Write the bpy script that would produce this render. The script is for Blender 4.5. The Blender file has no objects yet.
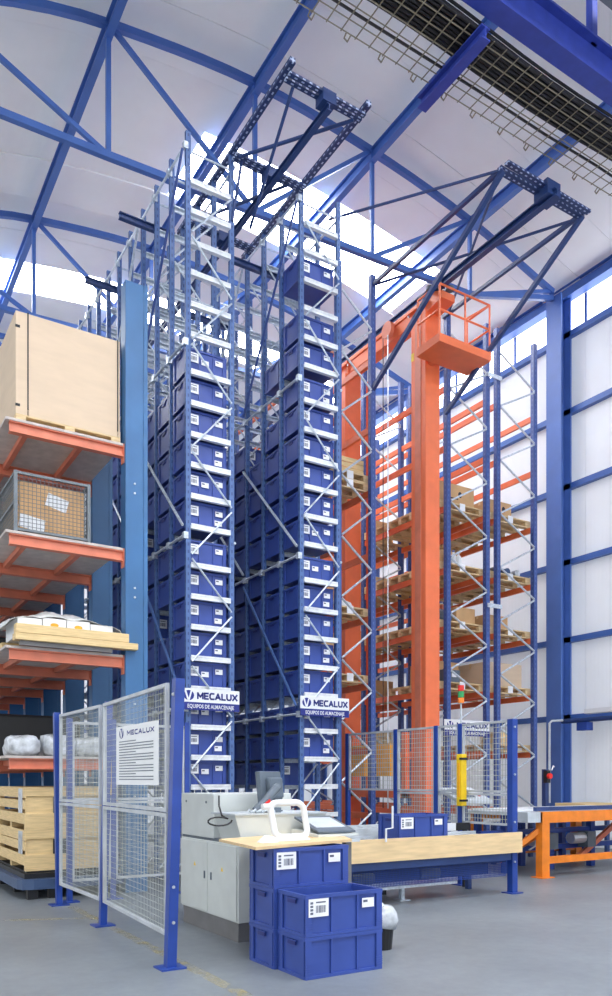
import bpy, math, random
from mathutils import Vector, Matrix
random.seed(7)
sc = bpy.context.scene
COL = sc.collection
# ------------------------------------------------------------------ camera
F, HZ, EYE = 780.0, 780.0, 1.43
TH = math.atan(486 / F); S = math.sin(TH); C = math.cos(TH)
cd = bpy.data.cameras.new('camera'); cam = bpy.data.objects.new('camera', cd); COL.objects.link(cam)
cd.sensor_fit = 'HORIZONTAL'; cd.sensor_width = 36; cd.lens = 36 * F / 612
cd.shift_y = (HZ - 498) / 612; cd.clip_end = 200
cam.location = (0, 0, EYE); cam.rotation_euler = (math.pi / 2, 0, -TH)
sc.camera = cam
def at(u, v, X=None, Y=None, Z=None):
    r = (u - 306) / F; d = (r * C + S, -r * S + C, (HZ - v) / F)
    t = X / d[0] if X is not None else Y / d[1] if Y is not None else (Z - EYE) / d[2]
    return Vector((t * d[0], t * d[1], EYE + t * d[2]))
# ------------------------------------------------------------------ light
sc.view_settings.view_transform = 'Standard'; sc.view_settings.look = 'None'
sc.view_settings.gamma = 1; sc.view_settings.use_curve_mapping = False
sc.view_settings.exposure = 0.3
SKYLIGHT = 14.0
w = bpy.data.worlds.new('world'); sc.world = w; w.use_nodes = True
w.node_tree.nodes['Background'].inputs[0].default_value = (0.97, 0.985, 1.0, 1)
w.node_tree.nodes['Background'].inputs[1].default_value = 1.28
# ------------------------------------------------------------------ materials
def lin(c):
    c /= 255
    return c / 12.92 if c <= 0.04045 else ((c + 0.055) / 1.055) ** 2.4
def mat(name, rgb, rough=0.5, metal=0.0, var=0.06, scale=6.0, bump=0.0, stretch=None, emit=0.0, alpha=1.0, spec=0.5):
    m = bpy.data.materials.new(name); m.use_nodes = True
    nt = m.node_tree; b = nt.nodes['Principled BSDF']
    col = tuple(lin(c) for c in rgb)
    b.inputs['Roughness'].default_value = rough; b.inputs['Metallic'].default_value = metal
    b.inputs['Specular IOR Level'].default_value = spec
    tc = nt.nodes.new('ShaderNodeTexCoord'); mp = nt.nodes.new('ShaderNodeMapping')
    nt.links.new(tc.outputs['Object'], mp.inputs[0])
    if stretch: mp.inputs['Scale'].default_value = stretch
    nz = nt.nodes.new('ShaderNodeTexNoise'); nz.inputs['Scale'].default_value = scale; nz.inputs['Detail'].default_value = 4
    nt.links.new(mp.outputs[0], nz.inputs['Vector'])
    rp = nt.nodes.new('ShaderNodeValToRGB')
    rp.color_ramp.elements[0].position = 0.3; rp.color_ramp.elements[1].position = 0.7
    rp.color_ramp.elements[0].color = tuple(max(0, c * (1 - 2 * var)) for c in col) + (1,)
    rp.color_ramp.elements[1].color = tuple(min(1, c * (1 + 2 * var)) for c in col) + (1,)
    nt.links.new(nz.outputs['Fac'], rp.inputs[0]); nt.links.new(rp.outputs[0], b.inputs['Base Color'])
    if bump:
        bp = nt.nodes.new('ShaderNodeBump'); bp.inputs['Strength'].default_value = bump; bp.inputs['Distance'].default_value = 0.01
        nt.links.new(nz.outputs['Fac'], bp.inputs['Height']); nt.links.new(bp.outputs[0], b.inputs['Normal'])
    if emit:
        b.inputs['Emission Color'].default_value = col + (1,); b.inputs['Emission Strength'].default_value = emit
    if alpha < 1: b.inputs['Alpha'].default_value = alpha
    return m
def perforated(name, rgb, hole, pitch=0.05, rough=0.4):
    # pressed steel profile with a row of punched holes up every face
    m = mat(name, rgb, rough, 0.0, 0.04); nt = m.node_tree; b = nt.nodes['Principled BSDF']
    src = b.inputs['Base Color'].links[0].from_socket
    tc = nt.nodes.new('ShaderNodeTexCoord'); sp = nt.nodes.new('ShaderNodeSeparateXYZ'); nt.links.new(tc.outputs['Object'], sp.inputs[0])
    def mth(op, a, v):
        n = nt.nodes.new('ShaderNodeMath'); n.operation = op; nt.links.new(a, n.inputs[0])
        if isinstance(v, float): n.inputs[1].default_value = v
        else: nt.links.new(v, n.inputs[1])
        return n.outputs[0]
    z = mth('PINGPONG', sp.outputs['Z'], pitch); zz = mth('LESS_THAN', z, pitch * 0.42)
    ax = mth('ABSOLUTE', sp.outputs['X'], 0.0); ay = mth('ABSOLUTE', sp.outputs['Y'], 0.0)
    inn = mth('LESS_THAN', mth('MINIMUM', ax, ay), 0.011)
    f = mth('MULTIPLY', zz, inn)
    mx = nt.nodes.new('ShaderNodeMix'); mx.data_type = 'RGBA'
    nt.links.new(f, mx.inputs[0]); nt.links.new(src, mx.inputs[6]); mx.inputs[7].default_value = tuple(lin(c) for c in hole) + (1,)
    nt.links.new(mx.outputs[2], b.inputs['Base Color'])
    return m
M = {}
M['tote'] = mat('tote_blue', (54, 78, 156), 0.38, 0, 0.05, 3)
M['toteshade'] = mat('tote_slot_shade', (40, 50, 122), 0.5)  # darker tote blue that paints the shade in the handle slot
M['label'] = mat('label_white', (238, 240, 244), 0.6, 0, 0.02)
M['ink'] = mat('ink', (40, 44, 60), 0.6)
M['barcode'] = mat('barcode_ink', (96, 102, 120), 0.6)
M['upright'] = perforated('upright_blue', (76, 106, 160), (52, 76, 128))
M['uprightnavy'] = perforated('upright_navy', (58, 82, 146), (84, 108, 168))
M['gantryperf'] = perforated('gantry_profile', (36, 56, 104), (176, 190, 220))
M['galv'] = mat('galvanised', (200, 210, 220), 0.35, 0.35, 0.1, 25)
M['shelfwhite'] = mat('shelf_pale', (232, 236, 240), 0.45, 0.1, 0.04, 20)
M['navy'] = mat('navy_steel', (38, 62, 114), 0.4)
M['roofblue'] = mat('roof_steel_blue', (68, 106, 178), 0.45, 0, 0.04, 2)
M['beamdeep'] = mat('beam_deep_blue', (52, 70, 160), 0.45)
M['postblue'] = mat('fence_blue', (32, 66, 150), 0.35)
M['colblue'] = mat('column_blue', (78, 112, 182), 0.45, 0, 0.04, 2)
M['cantblue'] = mat('cantilever_blue', (56, 108, 158), 0.4, 0, 0.06, 2)
M['orange'] = mat('orange_paint', (238, 120, 74), 0.38, 0, 0.04, 3)
M['orangebeam'] = mat('orange_beam', (216, 126, 98), 0.42, 0, 0.06, 4)
M['orangetable'] = mat('orange_table', (236, 132, 34), 0.4)
M['yellow'] = mat('yellow_paint', (244, 204, 30), 0.4)
M['amber'] = mat('amber_paint', (242, 172, 30), 0.4)
M['wire'] = mat('wire_grey', (176, 182, 178), 0.5, 0.0, 0.04)
M['cagewire'] = mat('cage_grey', (110, 118, 124), 0.45, 0.4)
M['frame'] = mat('frame_grey', (184, 190, 196), 0.5)
M['card'] = mat('cardboard', (216, 194, 168), 0.8, 0, 0.02, 2.5, 0.05, (1, 1, 4))
M['cardB'] = mat('cardboard_brown', (208, 168, 122), 0.8, 0, 0.06, 3)
M['wood'] = mat('raw_wood', (226, 198, 146), 0.75, 0, 0.07, 5, 0.2, (1, 1, 14))
M['palwood'] = mat('pallet_wood', (220, 194, 150), 0.8, 0, 0.1, 6, 0.2, (1, 6, 6))
M['plywood'] = mat('plywood_birch', (226, 198, 152), 0.55, 0, 0.06, 3, 0, (1, 8, 8))
M['deck'] = mat('deck_board', (200, 190, 184), 0.8, 0, 0.06, 8)
M['plastic'] = mat('clear_wrap', (226, 228, 226), 0.22, 0, 0.1, 9, 0.6, None, 0, 0.82)
M['plasticgrey'] = mat('grey_wrap', (190, 196, 202), 0.25, 0, 0.2, 9, 0.8)
M['cab'] = mat('cabinet_grey', (206, 212, 210), 0.5, 0, 0.02)
M['plinth'] = mat('plinth_grey', (120, 120, 122), 0.5, 0.1)
M['lightgrey'] = mat('light_grey', (192, 200, 206), 0.5)
M['darkgrey'] = mat('dark_grey', (92, 104, 116), 0.5)
M['black'] = mat('black', (26, 28, 32), 0.5)
M['screen'] = mat('screen', (60, 72, 92), 0.2)
M['white'] = mat('white_plastic', (228, 231, 234), 0.35, 0, 0.01)
M['red'] = mat('red', (214, 40, 34), 0.4)
M['green'] = mat('green', (40, 150, 86), 0.35)
M['lamporange'] = mat('lamp_orange', (240, 130, 40), 0.35)
M['trolley'] = mat('trolley_blue', (62, 84, 120), 0.45)
M['signblue'] = mat('sign_navy', (28, 42, 128), 0.5)
M['duct'] = mat('duct_grey', (120, 124, 130), 0.6, 0.2)
M['cable'] = mat('cable_black', (34, 32, 34), 0.6)
M['cablegrey'] = mat('cable_grey', (140, 136, 120), 0.6)
M['traywire'] = mat('tray_wire', (128, 120, 100), 0.5, 0.2)
M['rollers'] = mat('roller_steel', (196, 202, 208), 0.3, 0.6)
M['ceiling'] = mat('ceiling_white', (244, 246, 244), 0.8, 0, 0.015, 1.2)
M['skylight'] = mat('skylight', (255, 255, 255), 0.6, 0, 0, 1, emit=SKYLIGHT)
M['window'] = mat('translucent_window', (250, 252, 255), 0.5, 0, 0, 1, emit=3.0)
# ------------------------------------------------------------------ mesh builder
class MB:
    def __init__(s): s.v = []; s.f = []; s.m = []; s.mats = []
    def mi(s, m):
        if m not in s.mats: s.mats.append(m)
        return s.mats.index(m)
    def add(s, vs, fs, m):
        o = len(s.v); k = s.mi(m)
        s.v += [tuple(x) for x in vs]; s.f += [tuple(o + i for i in f) for f in fs]; s.m += [k] * len(fs)
        return s
    def box(s, x0, x1, y0, y1, z0, z1, m):
        vs = [(x, y, z) for x in (x0, x1) for y in (y0, y1) for z in (z0, z1)]
        return s.add(vs, [(0, 1, 3, 2), (4, 6, 7, 5), (0, 4, 5, 1), (2, 3, 7, 6), (0, 2, 6, 4), (1, 5, 7, 3)], m)
    def bar(s, p, q, a, b, m, up=(0, 0, 1)):
        p = Vector(p); q = Vector(q); d = (q - p).normalized(); up = Vector(up)
        if abs(d.dot(up)) > 0.999: up = Vector((1, 0, 0))
        e = d.cross(up).normalized(); g = e.cross(d).normalized()
        vs = [c + e * (i * a / 2) + g * (j * b / 2) for c in (p, q) for i in (-1, 1) for j in (-1, 1)]
        return s.add(vs, [(0, 1, 3, 2), (4, 6, 7, 5), (0, 4, 5, 1), (2, 3, 7, 6), (0, 2, 6, 4), (1, 5, 7, 3)], m)
    def ibeam(s, p, q, wd, ht, t, m, up=(0, 0, 1)):
        p = Vector(p); q = Vector(q); d = (q - p).normalized(); up = Vector(up)
        e = d.cross(up).normalized(); g = e.cross(d).normalized()
        k = g * (ht / 2 - t / 2)
        s.bar(p + k, q + k, wd, t, m, up); s.bar(p - k, q - k, wd, t, m, up)
        return s.bar(p, q, t, ht - 2 * t, m, up)
    def tube(s, pts, r, m, n=6, closed=False):
        pts = [Vector(p) for p in pts]; N = len(pts); rings = []; ref = None
        for i, p in enumerate(pts):
            if closed: d = pts[(i + 1) % N] - pts[i - 1]
            else: d = pts[min(i + 1, N - 1)] - pts[max(i - 1, 0)]
            d.normalize()
            if ref is None: ref = Vector((0, 0, 1)) if abs(d.z) < 0.9 else Vector((1, 0, 0))
            e = d.cross(ref).normalized(); g = e.cross(d).normalized(); ref = g
            rr = r[i] if isinstance(r, (list, tuple)) else r
            rings.append([p + (e * math.cos(2 * math.pi * k / n) + g * math.sin(2 * math.pi * k / n)) * rr for k in range(n)])
        vs = [x for g in rings for x in g]; fs = []
        for i in range(N if closed else N - 1):
            a = i * n; b = ((i + 1) % N) * n
            for k in range(n): fs.append((a + k, a + (k + 1) % n, b + (k + 1) % n, b + k))
        if not closed: fs += [tuple(range(n))[::-1], tuple(range((N - 1) * n, N * n))]
        return s.add(vs, fs, m)
    def prism(s, poly, y0, y1, m, axis='Y'):
        n = len(poly)
        def P(a, b, y): return (a, y, b) if axis == 'Y' else (y, a, b) if axis == 'X' else (a, b, y)
        vs = [P(a, b, y0) for a, b in poly] + [P(a, b, y1) for a, b in poly]
        fs = [tuple(range(n)), tuple(range(2 * n - 1, n - 1, -1))] + [(i, i + n, (i + 1) % n + n, (i + 1) % n) for i in range(n)]
        return s.add(vs, fs, m)
    def mesh(s, name, org=(0, 0, 0), smooth=False):
        me = bpy.data.meshes.new(name); o = Vector(org)
        me.from_pydata([tuple(Vector(v) - o) for v in s.v], [], s.f)
        for m in s.mats: me.materials.append(M[m] if isinstance(m, str) else m)
        me.polygons.foreach_set('material_index', s.m)
        if smooth: me.polygons.foreach_set('use_smooth', [True] * len(s.f))
        me.update()
        import bmesh
        b = bmesh.new(); b.from_mesh(me); bmesh.ops.recalc_face_normals(b, faces=b.faces); b.to_mesh(me); b.free()
        return me
ORG = {}
def link(name, data, parent=None, loc=(0, 0, 0), rot=(0, 0, 0)):
    o = bpy.data.objects.new(name, data); COL.objects.link(o)
    o.location = loc; o.rotation_euler = rot
    if parent: o.parent = parent
    ORG[o] = (ORG[parent] if parent else Vector()) + Vector(loc)
    return o
def tag(o, label=None, cat=None, group=None, kind=None):
    if label: o['label'] = label
    if cat: o['category'] = cat
    if group: o['group'] = group
    if kind: o['kind'] = kind
    return o
def thing(name, loc, label, cat, group=None, kind=None, rz=0):
    return tag(link(name, None, None, loc, (0, 0, rz)), label, cat, group, kind)
def part(name, mb, parent, smooth=False, label=None, bevel=0):     # mb in world coordinates
    o = link(name, mb.mesh(name, ORG[parent], smooth), parent)
    if label: o['label'] = label
    if bevel: bev(o, bevel)
    return o
def single(name, mb, label, cat, group=None, kind=None, org=None, smooth=False, bevel=0):
    if org is None:
        xs = [v[0] for v in mb.v]; ys = [v[1] for v in mb.v]; zs = [v[2] for v in mb.v]
        org = ((min(xs) + max(xs)) / 2, (min(ys) + max(ys)) / 2, min(zs))
    o = link(name, mb.mesh(name, org, smooth), None, org)
    if bevel: bev(o, bevel)
    return tag(o, label, cat, group, kind)
def bev(o, wd, seg=2):
    b = o.modifiers.new('bevel', 'BEVEL'); b.width = wd; b.segments = seg; b.limit_method = 'ANGLE'
def struct(name, mb, smooth=False, parent=None):
    if parent: return part(name, mb, parent, smooth)
    o = link(name, mb.mesh(name, (0, 0, 0), smooth)); o['kind'] = 'structure'; return o
def text_mesh(txt, size, m, bold=0.0, depth=0.002, align='LEFT', sx=1.0):
    cu = bpy.data.curves.new('lettering', 'FONT'); cu.body = txt; cu.size = size; cu.extrude = depth; cu.offset = bold; cu.align_x = align; cu.resolution_u = 2
    to = bpy.data.objects.new('lettering', cu); COL.objects.link(to); bpy.context.view_layer.update()
    me = bpy.data.meshes.new_from_object(to.evaluated_get(bpy.context.evaluated_depsgraph_get()))
    bpy.data.objects.remove(to); bpy.data.curves.remove(cu)
    for v in me.vertices: v.co.x *= sx
    me.materials.clear(); me.materials.append(M[m]); return me
GLYPH = {'M': ([[(0, 0), (0, 1), (.5, .3), (1, 1), (1, 0)]], 1.15), 'E': ([[(1, 1), (0, 1), (0, 0), (1, 0)], [(0, .5), (.9, .5)]], .8),
         'C': ([[(1, 1), (.25, 1), (0, .75), (0, .25), (.25, 0), (1, 0)]], .9), 'A': ([[(0, 0), (.5, 1), (1, 0)], [(.22, .3), (.78, .3)]], 1.05),
         'L': ([[(0, 1), (0, 0), (1, 0)]], .75), 'U': ([[(0, 1), (0, .25), (.25, 0), (.75, 0), (1, .25), (1, 1)]], .95), 'X': ([[(0, 0), (1, 1)], [(0, 1), (1, 0)]], 1.0)}
def block_text(txt, x0, z0, w, h, put, mb, m, st=0.2):
    # heavy extended capitals laid out in a w x h box; put(x, z) -> the two depths of one corner
    gap = 0.42; tot = sum(GLYPH[c][1] for c in txt) + gap * (len(txt) - 1); k = w / tot; x = x0; t = st * h
    hh = h - t
    for c in txt:
        segs, gw = GLYPH[c]; ww = gw * k
        for pl_ in segs:
            P = [Vector((x + a * ww, z0 + t / 2 + b * hh)) for a, b in pl_]
            for p, q in zip(P, P[1:]):
                d = (q - p).normalized(); n = Vector((-d.y, d.x)) * t / 2; e = d * t * 0.35
                mb.add([put(v.x, v.y, s_) for s_ in (0, 1) for v in (p - e - n, q + e - n, q + e + n, p - e + n)], [(0, 1, 2, 3), (7, 6, 5, 4), (0, 4, 5, 1), (1, 5, 6, 2), (2, 6, 7, 3), (3, 7, 4, 0)], m)
        x += ww + gap * k
    return mb
RX = (math.pi / 2, 0, 0)          # lettering upright, facing -Y
# ================================================================== THE SETTING
YN, YF, XW, XL = -9.0, 25.0, 13.9, -6.0
nt = None
def floor_mat():
    m = mat('concrete', (124, 131, 137), 0.42, 0, 0.07, 0.9)
    nt = m.node_tree; b = nt.nodes['Principled BSDF']
    src = b.inputs['Base Color'].links[0].from_socket
    tc = nt.nodes.new('ShaderNodeTexCoord')
    n2 = nt.nodes.new('ShaderNodeTexNoise'); n2.inputs['Scale'].default_value = 9; n2.inputs['Detail'].default_value = 8; n2.inputs['Roughness'].default_value = 0.7
    nt.links.new(tc.outputs['Object'], n2.inputs['Vector'])
    r2 = nt.nodes.new('ShaderNodeValToRGB'); r2.color_ramp.elements[0].position = 0.3; r2.color_ramp.elements[0].color = (0.72, 0.72, 0.72, 1); r2.color_ramp.elements[1].position = 0.65
    nt.links.new(n2.outputs['Fac'], r2.inputs[0])
    mx = nt.nodes.new('ShaderNodeMix'); mx.data_type = 'RGBA'; mx.blend_type = 'MULTIPLY'; mx.inputs[0].default_value = 0.55
    nt.links.new(src, mx.inputs[6]); nt.links.new(r2.outputs[0], mx.inputs[7]); nt.links.new(mx.outputs[2], b.inputs['Base Color'])
    return m
M['floor'] = floor_mat()
struct('floor', MB().box(XL - 6, XW + 1, YN, YF, -0.2, 0, 'floor'))
def worn_paint():
    m = mat('worn_yellow', (196, 180, 116), 0.6, 0, 0.08, 8); nt = m.node_tree; b = nt.nodes['Principled BSDF']
    tc = nt.nodes.new('ShaderNodeTexCoord'); n = nt.nodes.new('ShaderNodeTexNoise'); n.inputs['Scale'].default_value = 7; n.inputs['Detail'].default_value = 8; n.inputs['Roughness'].default_value = 0.8
    nt.links.new(tc.outputs['Object'], n.inputs['Vector'])
    r = nt.nodes.new('ShaderNodeValToRGB'); r.color_ramp.elements[0].position = 0.45; r.color_ramp.elements[1].position = 0.7
    r.color_ramp.elements[1].color = (0.5, 0.5, 0.5, 1)
    nt.links.new(n.outputs['Fac'], r.inputs[0]); nt.links.new(r.outputs[0], b.inputs['Alpha'])
    return m
M['marking'] = worn_paint()
a, b_ = at(72, 907, Z=0), at(260, 1003, Z=0)
tag(single('floor_marking', MB().bar((a.x, a.y, 0.001), (b_.x, b_.y, 0.001), 0.1, 0.001, 'marking'), 'worn yellow line on the concrete running past the fence posts', 'floor marking'), kind=None)
a, b_ = at(-20, 921, Z=0), at(96, 918, Z=0)
single('floor_marking', MB().bar((a.x, a.y, 0.0012), (b_.x, b_.y, 0.0012), 0.07, 0.001, 'marking'), 'faint yellow line on the concrete in front of the crate trolley', 'floor marking')
# roof: shallow arch of sheets, glazed strips between the trusses
KN = [(-6.0, 7.6), (-2.0, 10.2), (1.2, 11.95), (2.4, 12.46), (3.67, 12.79), (6.16, 13.08), (8.59, 12.98), (11.02, 12.63), (13.56, 11.98), (14.2, 11.9)]
def roofz(x):
    for i in range(len(KN) - 1):
        if x <= KN[i + 1][0] or i == len(KN) - 2:
            (x1, z1), (x2, z2) = KN[i], KN[i + 1]
            def sl(j):
                j0, j1 = max(0, j - 1), min(len(KN) - 1, j + 1)
                return (KN[j1][1] - KN[j0][1]) / (KN[j1][0] - KN[j0][0])
            h = x2 - x1; t = (x - x1) / h; t2 = t * t; t3 = t2 * t
            return (2 * t3 - 3 * t2 + 1) * z1 + (t3 - 2 * t2 + t) * h * sl(i) + (-2 * t3 + 3 * t2) * z2 + (t3 - t2) * h * sl(i + 1)
TR = [-7.7, -2.9, 1.9, 6.7, 11.5, 16.3, 21.1]
SK = [(-5.7, -4.5), (-0.9, 0.3), (3.7, 4.9), (13.05, 14.85), (18.1, 19.3)]  # fourth strip drawn wider so its shape takes in the glare bloom
SKX = [(-2.0, 12.8), (-2.0, 12.8), (-2.0, 12.8), (5.8, 11.8), (-2.0, 12.8)]
ceil = link('ceiling', None); ceil['kind'] = 'structure'
XS = [XL + (XW + 0.25 - XL) * i / 96 for i in range(97)]
def strip(y0, y1, m, lift, x0=-99, x1=99):
    mb = MB(); xs = [x for x in XS if x0 <= x <= x1]; n = len(xs)
    for k, dz in enumerate((0.0, 0.06)):
        pass
    vs = [(x, y, roofz(x) + 0.16 + lift + dz) for dz in (0, 0.06) for y in (y0, y1) for x in xs]
    fs = []
    for i in range(n - 1):
        fs += [(i, i + 1, n + i + 1, n + i), (2 * n + i, 3 * n + i, 3 * n + i + 1, 2 * n + i + 1), (i, 2 * n + i, 2 * n + i + 1, i + 1), (n + i, n + i + 1, 3 * n + i + 1, 3 * n + i)]
    fs += [(0, n, 3 * n, 2 * n), (n - 1, 3 * n - 1 + n - n + 0, 4 * n - 1, 2 * n - 1)] if False else [(0, n, 3 * n, 2 * n), (n - 1, 3 * n - 1, 4 * n - 1, 2 * n - 1)]
    return mb.add(vs, fs, m)
edges = [YN] + [e for s_ in SK for e in s_] + [YF]
for i in range(0, len(edges), 2):
    y0, y1 = edges[i], edges[i + 1]; n = max(1, round((y1 - y0) / 0.98))
    for k in range(n):
        part('roof_panel', strip(y0 + (y1 - y0) * k / n, y0 + (y1 - y0) * (k + 1) / n - 0.008, 'ceiling', 0.004 * (k % 2)), ceil)
for i, (y0, y1) in enumerate(SK):
    wn = link('window_%d' % (i + 1), None); wn['kind'] = 'structure'
    part('pane', strip(y0, y1, 'skylight', 0.03, SKX[i][0], SKX[i][1]), wn)
    part('roof_panel', strip(y0, y1, 'ceiling', 0.03, -7, SKX[i][0] + 0.3), wn); part('roof_panel', strip(y0, y1, 'ceiling', 0.03, SKX[i][1] - 0.3, 15), wn)
# trusses
NX = [-3.8, -1.3, 1.2, 3.67, 6.16, 8.59, 11.02, 13.45]
def botz(x): return 10.72 + max(0, x - 2.1) * 0.046 if x < 12 else 11.85
def truss(y, label):
    t = thing('roof_truss', (6.2, y, 10.6), label, 'roof truss', None)
    mb = MB(); xs = [XL + (13.45 - XL) * i / 40 for i in range(41)]
    for a, b in zip(xs, xs[1:]): mb.bar((a, y, roofz(a) - 0.02), (b + 0.01, y, roofz(b) - 0.02), 0.09, 0.11, 'roofblue')
    part('top_chord', mb, t)
    for a, b in zip(NX, NX[1:]):
        if a < -1.5: continue
        part('bottom_chord', MB().bar((a, y, botz(a)), (b, y, botz(b)), 0.09, 0.1, 'roofblue'), t)
    for x in NX[2:-1]: part('web_post', MB().bar((x, y, botz(x)), (x, y, roofz(x)), 0.06, 0.07, 'roofblue'), t)
    for a, b in zip(NX[1:], NX[2:]):
        if a < 6: p, q = (a, y, roofz(a)), (b, y, botz(b))
        else: p, q = (a, y, botz(a)), (b, y, roofz(b))
        part('web_diagonal', MB().bar(p, q, 0.06, 0.07, 'roofblue'), t)
truss(11.5, 'blue arched roof truss standing on the wall column beside the racks')
truss(16.3, 'blue arched roof truss over the far end of the tote rack')
truss(21.1, 'blue arched roof truss nearest the back wall of the hall')
for y, lb in zip(TR[:3], ('outermost', 'middle', 'innermost')): truss(y, lb + ' blue arched truss over the open front of the hall')
for x, lb in ((-1.3, 'outermost blue roof purlin over the low edge of the arch'), (1.2, 'blue roof purlin above the cantilever shelving'), (3.67, 'blue roof purlin above the tote rack beside the cantilever shelving'), (6.16, 'blue roof purlin above the gantry of the tote aisle'), (8.59, 'blue roof purlin passing above the orange crane'), (11.02, 'blue roof purlin above the pallet racks by the white wall')):
    single('roof_purlin', MB().ibeam((x, YN, roofz(x) - 0.12), (x, YF, roofz(x) - 0.12), 0.12, 0.22, 0.02, 'roofblue'), lb, 'roof beam')
# deep girder with cable tray near the front
gy = 6.7
gird = thing('roof_girder', (9, gy, 10.6), 'deep blue steel girder carrying the cable tray', 'girder')
part('girder_body', MB().ibeam((XL + 2, gy, 10.84), (13.4, gy, 10.84), 0.24, 0.48, 0.03, 'beamdeep'), gird)
for x in NX[2:-1]: part('web_post', MB().bar((x, gy, 11.05), (x, gy, roofz(x) + 0.1), 0.1, 0.1, 'beamdeep'), gird)
mb = MB()
for a, b in zip(XS[:-2], XS[1:-1]): mb.bar((a, gy, roofz(a)), (b, gy, roofz(b)), 0.16, 0.2, 'beamdeep')
part('top_chord', mb, gird)
for x, e in ((6.78, 7.98), (10.9, 7.9), (2.7, 7.9)):
    single('tray_bracket', MB().ibeam((x, gy + 0.1, 10.4), (x, e, 10.4), 0.14, 0.16, 0.02, 'beamdeep'), {6.78: 'stubby blue bracket beam, coloured dark as backlit, under the middle of the cable tray', 10.9: 'stubby blue bracket beam, coloured dark as backlit, under the tray close to the white wall', 2.7: 'stubby blue bracket beam, coloured dark as backlit, under the tray over the cantilever shelving'}[x], 'bracket')  # backlit stubs: their shade is put into the darker blue
single('air_duct', MB().box(5.0, 13.4, 5.35, 6.35, 11.2, 11.6, 'duct'), 'flat grey metal duct alongside the deep blue girder', 'duct')
tray = thing('cable_tray', (7, 7.4, 10.5), 'galvanised wire basket cable tray hung beside the blue girder', 'cable tray')
mb = MB(); x0, x1 = 2.2, 13.0
for y in (7.0, 7.15, 7.3, 7.46, 7.62, 7.77): mb.tube([(x0, y, 10.5), (x1, y, 10.5)], 0.009, 'traywire', 4)
x = x0
while x < x1:
    mb.tube([(x, 6.9, 10.5), (x, 7.79, 10.5)], 0.009, 'traywire', 4); x += 0.21
part('wire_basket', mb, tray)
x = x0 + 0.1
while x < x1:
    part('hook', MB().tube([(x, 7.77, 10.5), (x, 7.82, 10.47), (x + 0.06, 7.84, 10.47), (x + 0.08, 7.8, 10.52)], 0.011, 'traywire', 4), tray); x += 0.52
for i in range(24):
    lay, col_ = i // 9, i % 9
    r = random.choice((0.019, 0.022, 0.024)); k = 'cablegrey' if i in (13, 20) else 'cable'
    y = 6.94 + 0.052 * col_ + (0.026 if lay == 1 else 0)
    pts = [(x0 + (x1 - x0) * j / 20, y + 0.03 * math.sin(j * 0.7), 10.515 + 0.024 + lay * 0.05) for j in range(21)]
    single('cable', MB().tube(pts, r, k, 6), 'pale cable lying among the black ones in the tray' if k == 'cablegrey' else 'black cable running along the wire basket tray', 'cable', 'cables in the wire tray', smooth=True)
pts = [(x0 + (x1 - x0) * j / 10, 7.54 + random.uniform(-.01, .01), 10.532) for j in range(11)]
single('cable', MB().tube(pts, 0.018, 'cable', 5), 'lone black cable near the outer edge of the wire tray', 'cable')
# right wall: ribbed cladding sheets between blue rails
wm = mat('cladding_white', (242, 245, 248), 0.55, 0, 0.02, 1.0); nt = wm.node_tree
tc = nt.nodes.new('ShaderNodeTexCoord'); wv = nt.nodes.new('ShaderNodeTexWave'); wv.bands_direction = 'Y'; wv.inputs['Scale'].default_value = 3.2; wv.wave_profile = 'SIN'
nt.links.new(tc.outputs['Object'], wv.inputs['Vector']); bp = nt.nodes.new('ShaderNodeBump'); bp.inputs['Strength'].default_value = 0.16; bp.inputs['Distance'].default_value = 0.02
nt.links.new(wv.outputs['Fac'], bp.inputs['Height']); nt.links.new(bp.outputs[0], nt.nodes['Principled BSDF'].inputs['Normal'])
pb = nt.nodes['Principled BSDF']; tl = nt.nodes.new('ShaderNodeBsdfTranslucent'); tl.inputs[0].default_value = (0.93, 0.96, 1.0, 1)
ms = nt.nodes.new('ShaderNodeMixShader'); ms.inputs[0].default_value = 0.34; out = nt.nodes['Material Output']
nt.links.new(pb.outputs[0], ms.inputs[1]); nt.links.new(tl.outputs[0], ms.inputs[2]); nt.links.new(ms.outputs[0], out.inputs['Surface'])
M['cladding'] = wm
RZ = [at(568, v, X=XW).z for v in (718, 641, 564, 489, 415)]
wallr = link('wall_right', None); wallr['kind'] = 'structure'
zs = [0] + RZ + [11.1]
for a, b in zip(zs, zs[1:]):
    y = YN
    while y < YF:
        part('wall_sheet', MB().box(XW, XW + 0.08, y, min(y + 3.99, YF), a + 0.004, b - 0.004, 'cladding'), wallr); y += 4.0
n = 20
for i, (z0, z1) in enumerate(((11.16, 11.86),)):
    wn = link('window_%d' % (len(SK) + 1), None); wn['kind'] = 'structure'
    y = YN
    while y < YF:
        part('pane', MB().box(XW + 0.02, XW + 0.05, y + 0.03, min(y + 1.97, YF), z0, z1, 'window'), wn); part('window_frame', MB().box(XW, XW + 0.08, y - 0.03, y + 0.03, z0, z1, 'colblue'), wn); y += 2.0
for i, z in enumerate(RZ + [11.1]):
    struct('trim_%d' % (i + 1), MB().box(XW - 0.12, XW, YN, YF, z - 0.06, z + 0.06, 'roofblue'))
struct('trim_%d' % (len(RZ) + 2), MB().ibeam((XW - 0.12, YN, 12.0), (XW - 0.12, YF, 12.0), 0.22, 0.28, 0.03, 'roofblue'))
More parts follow.
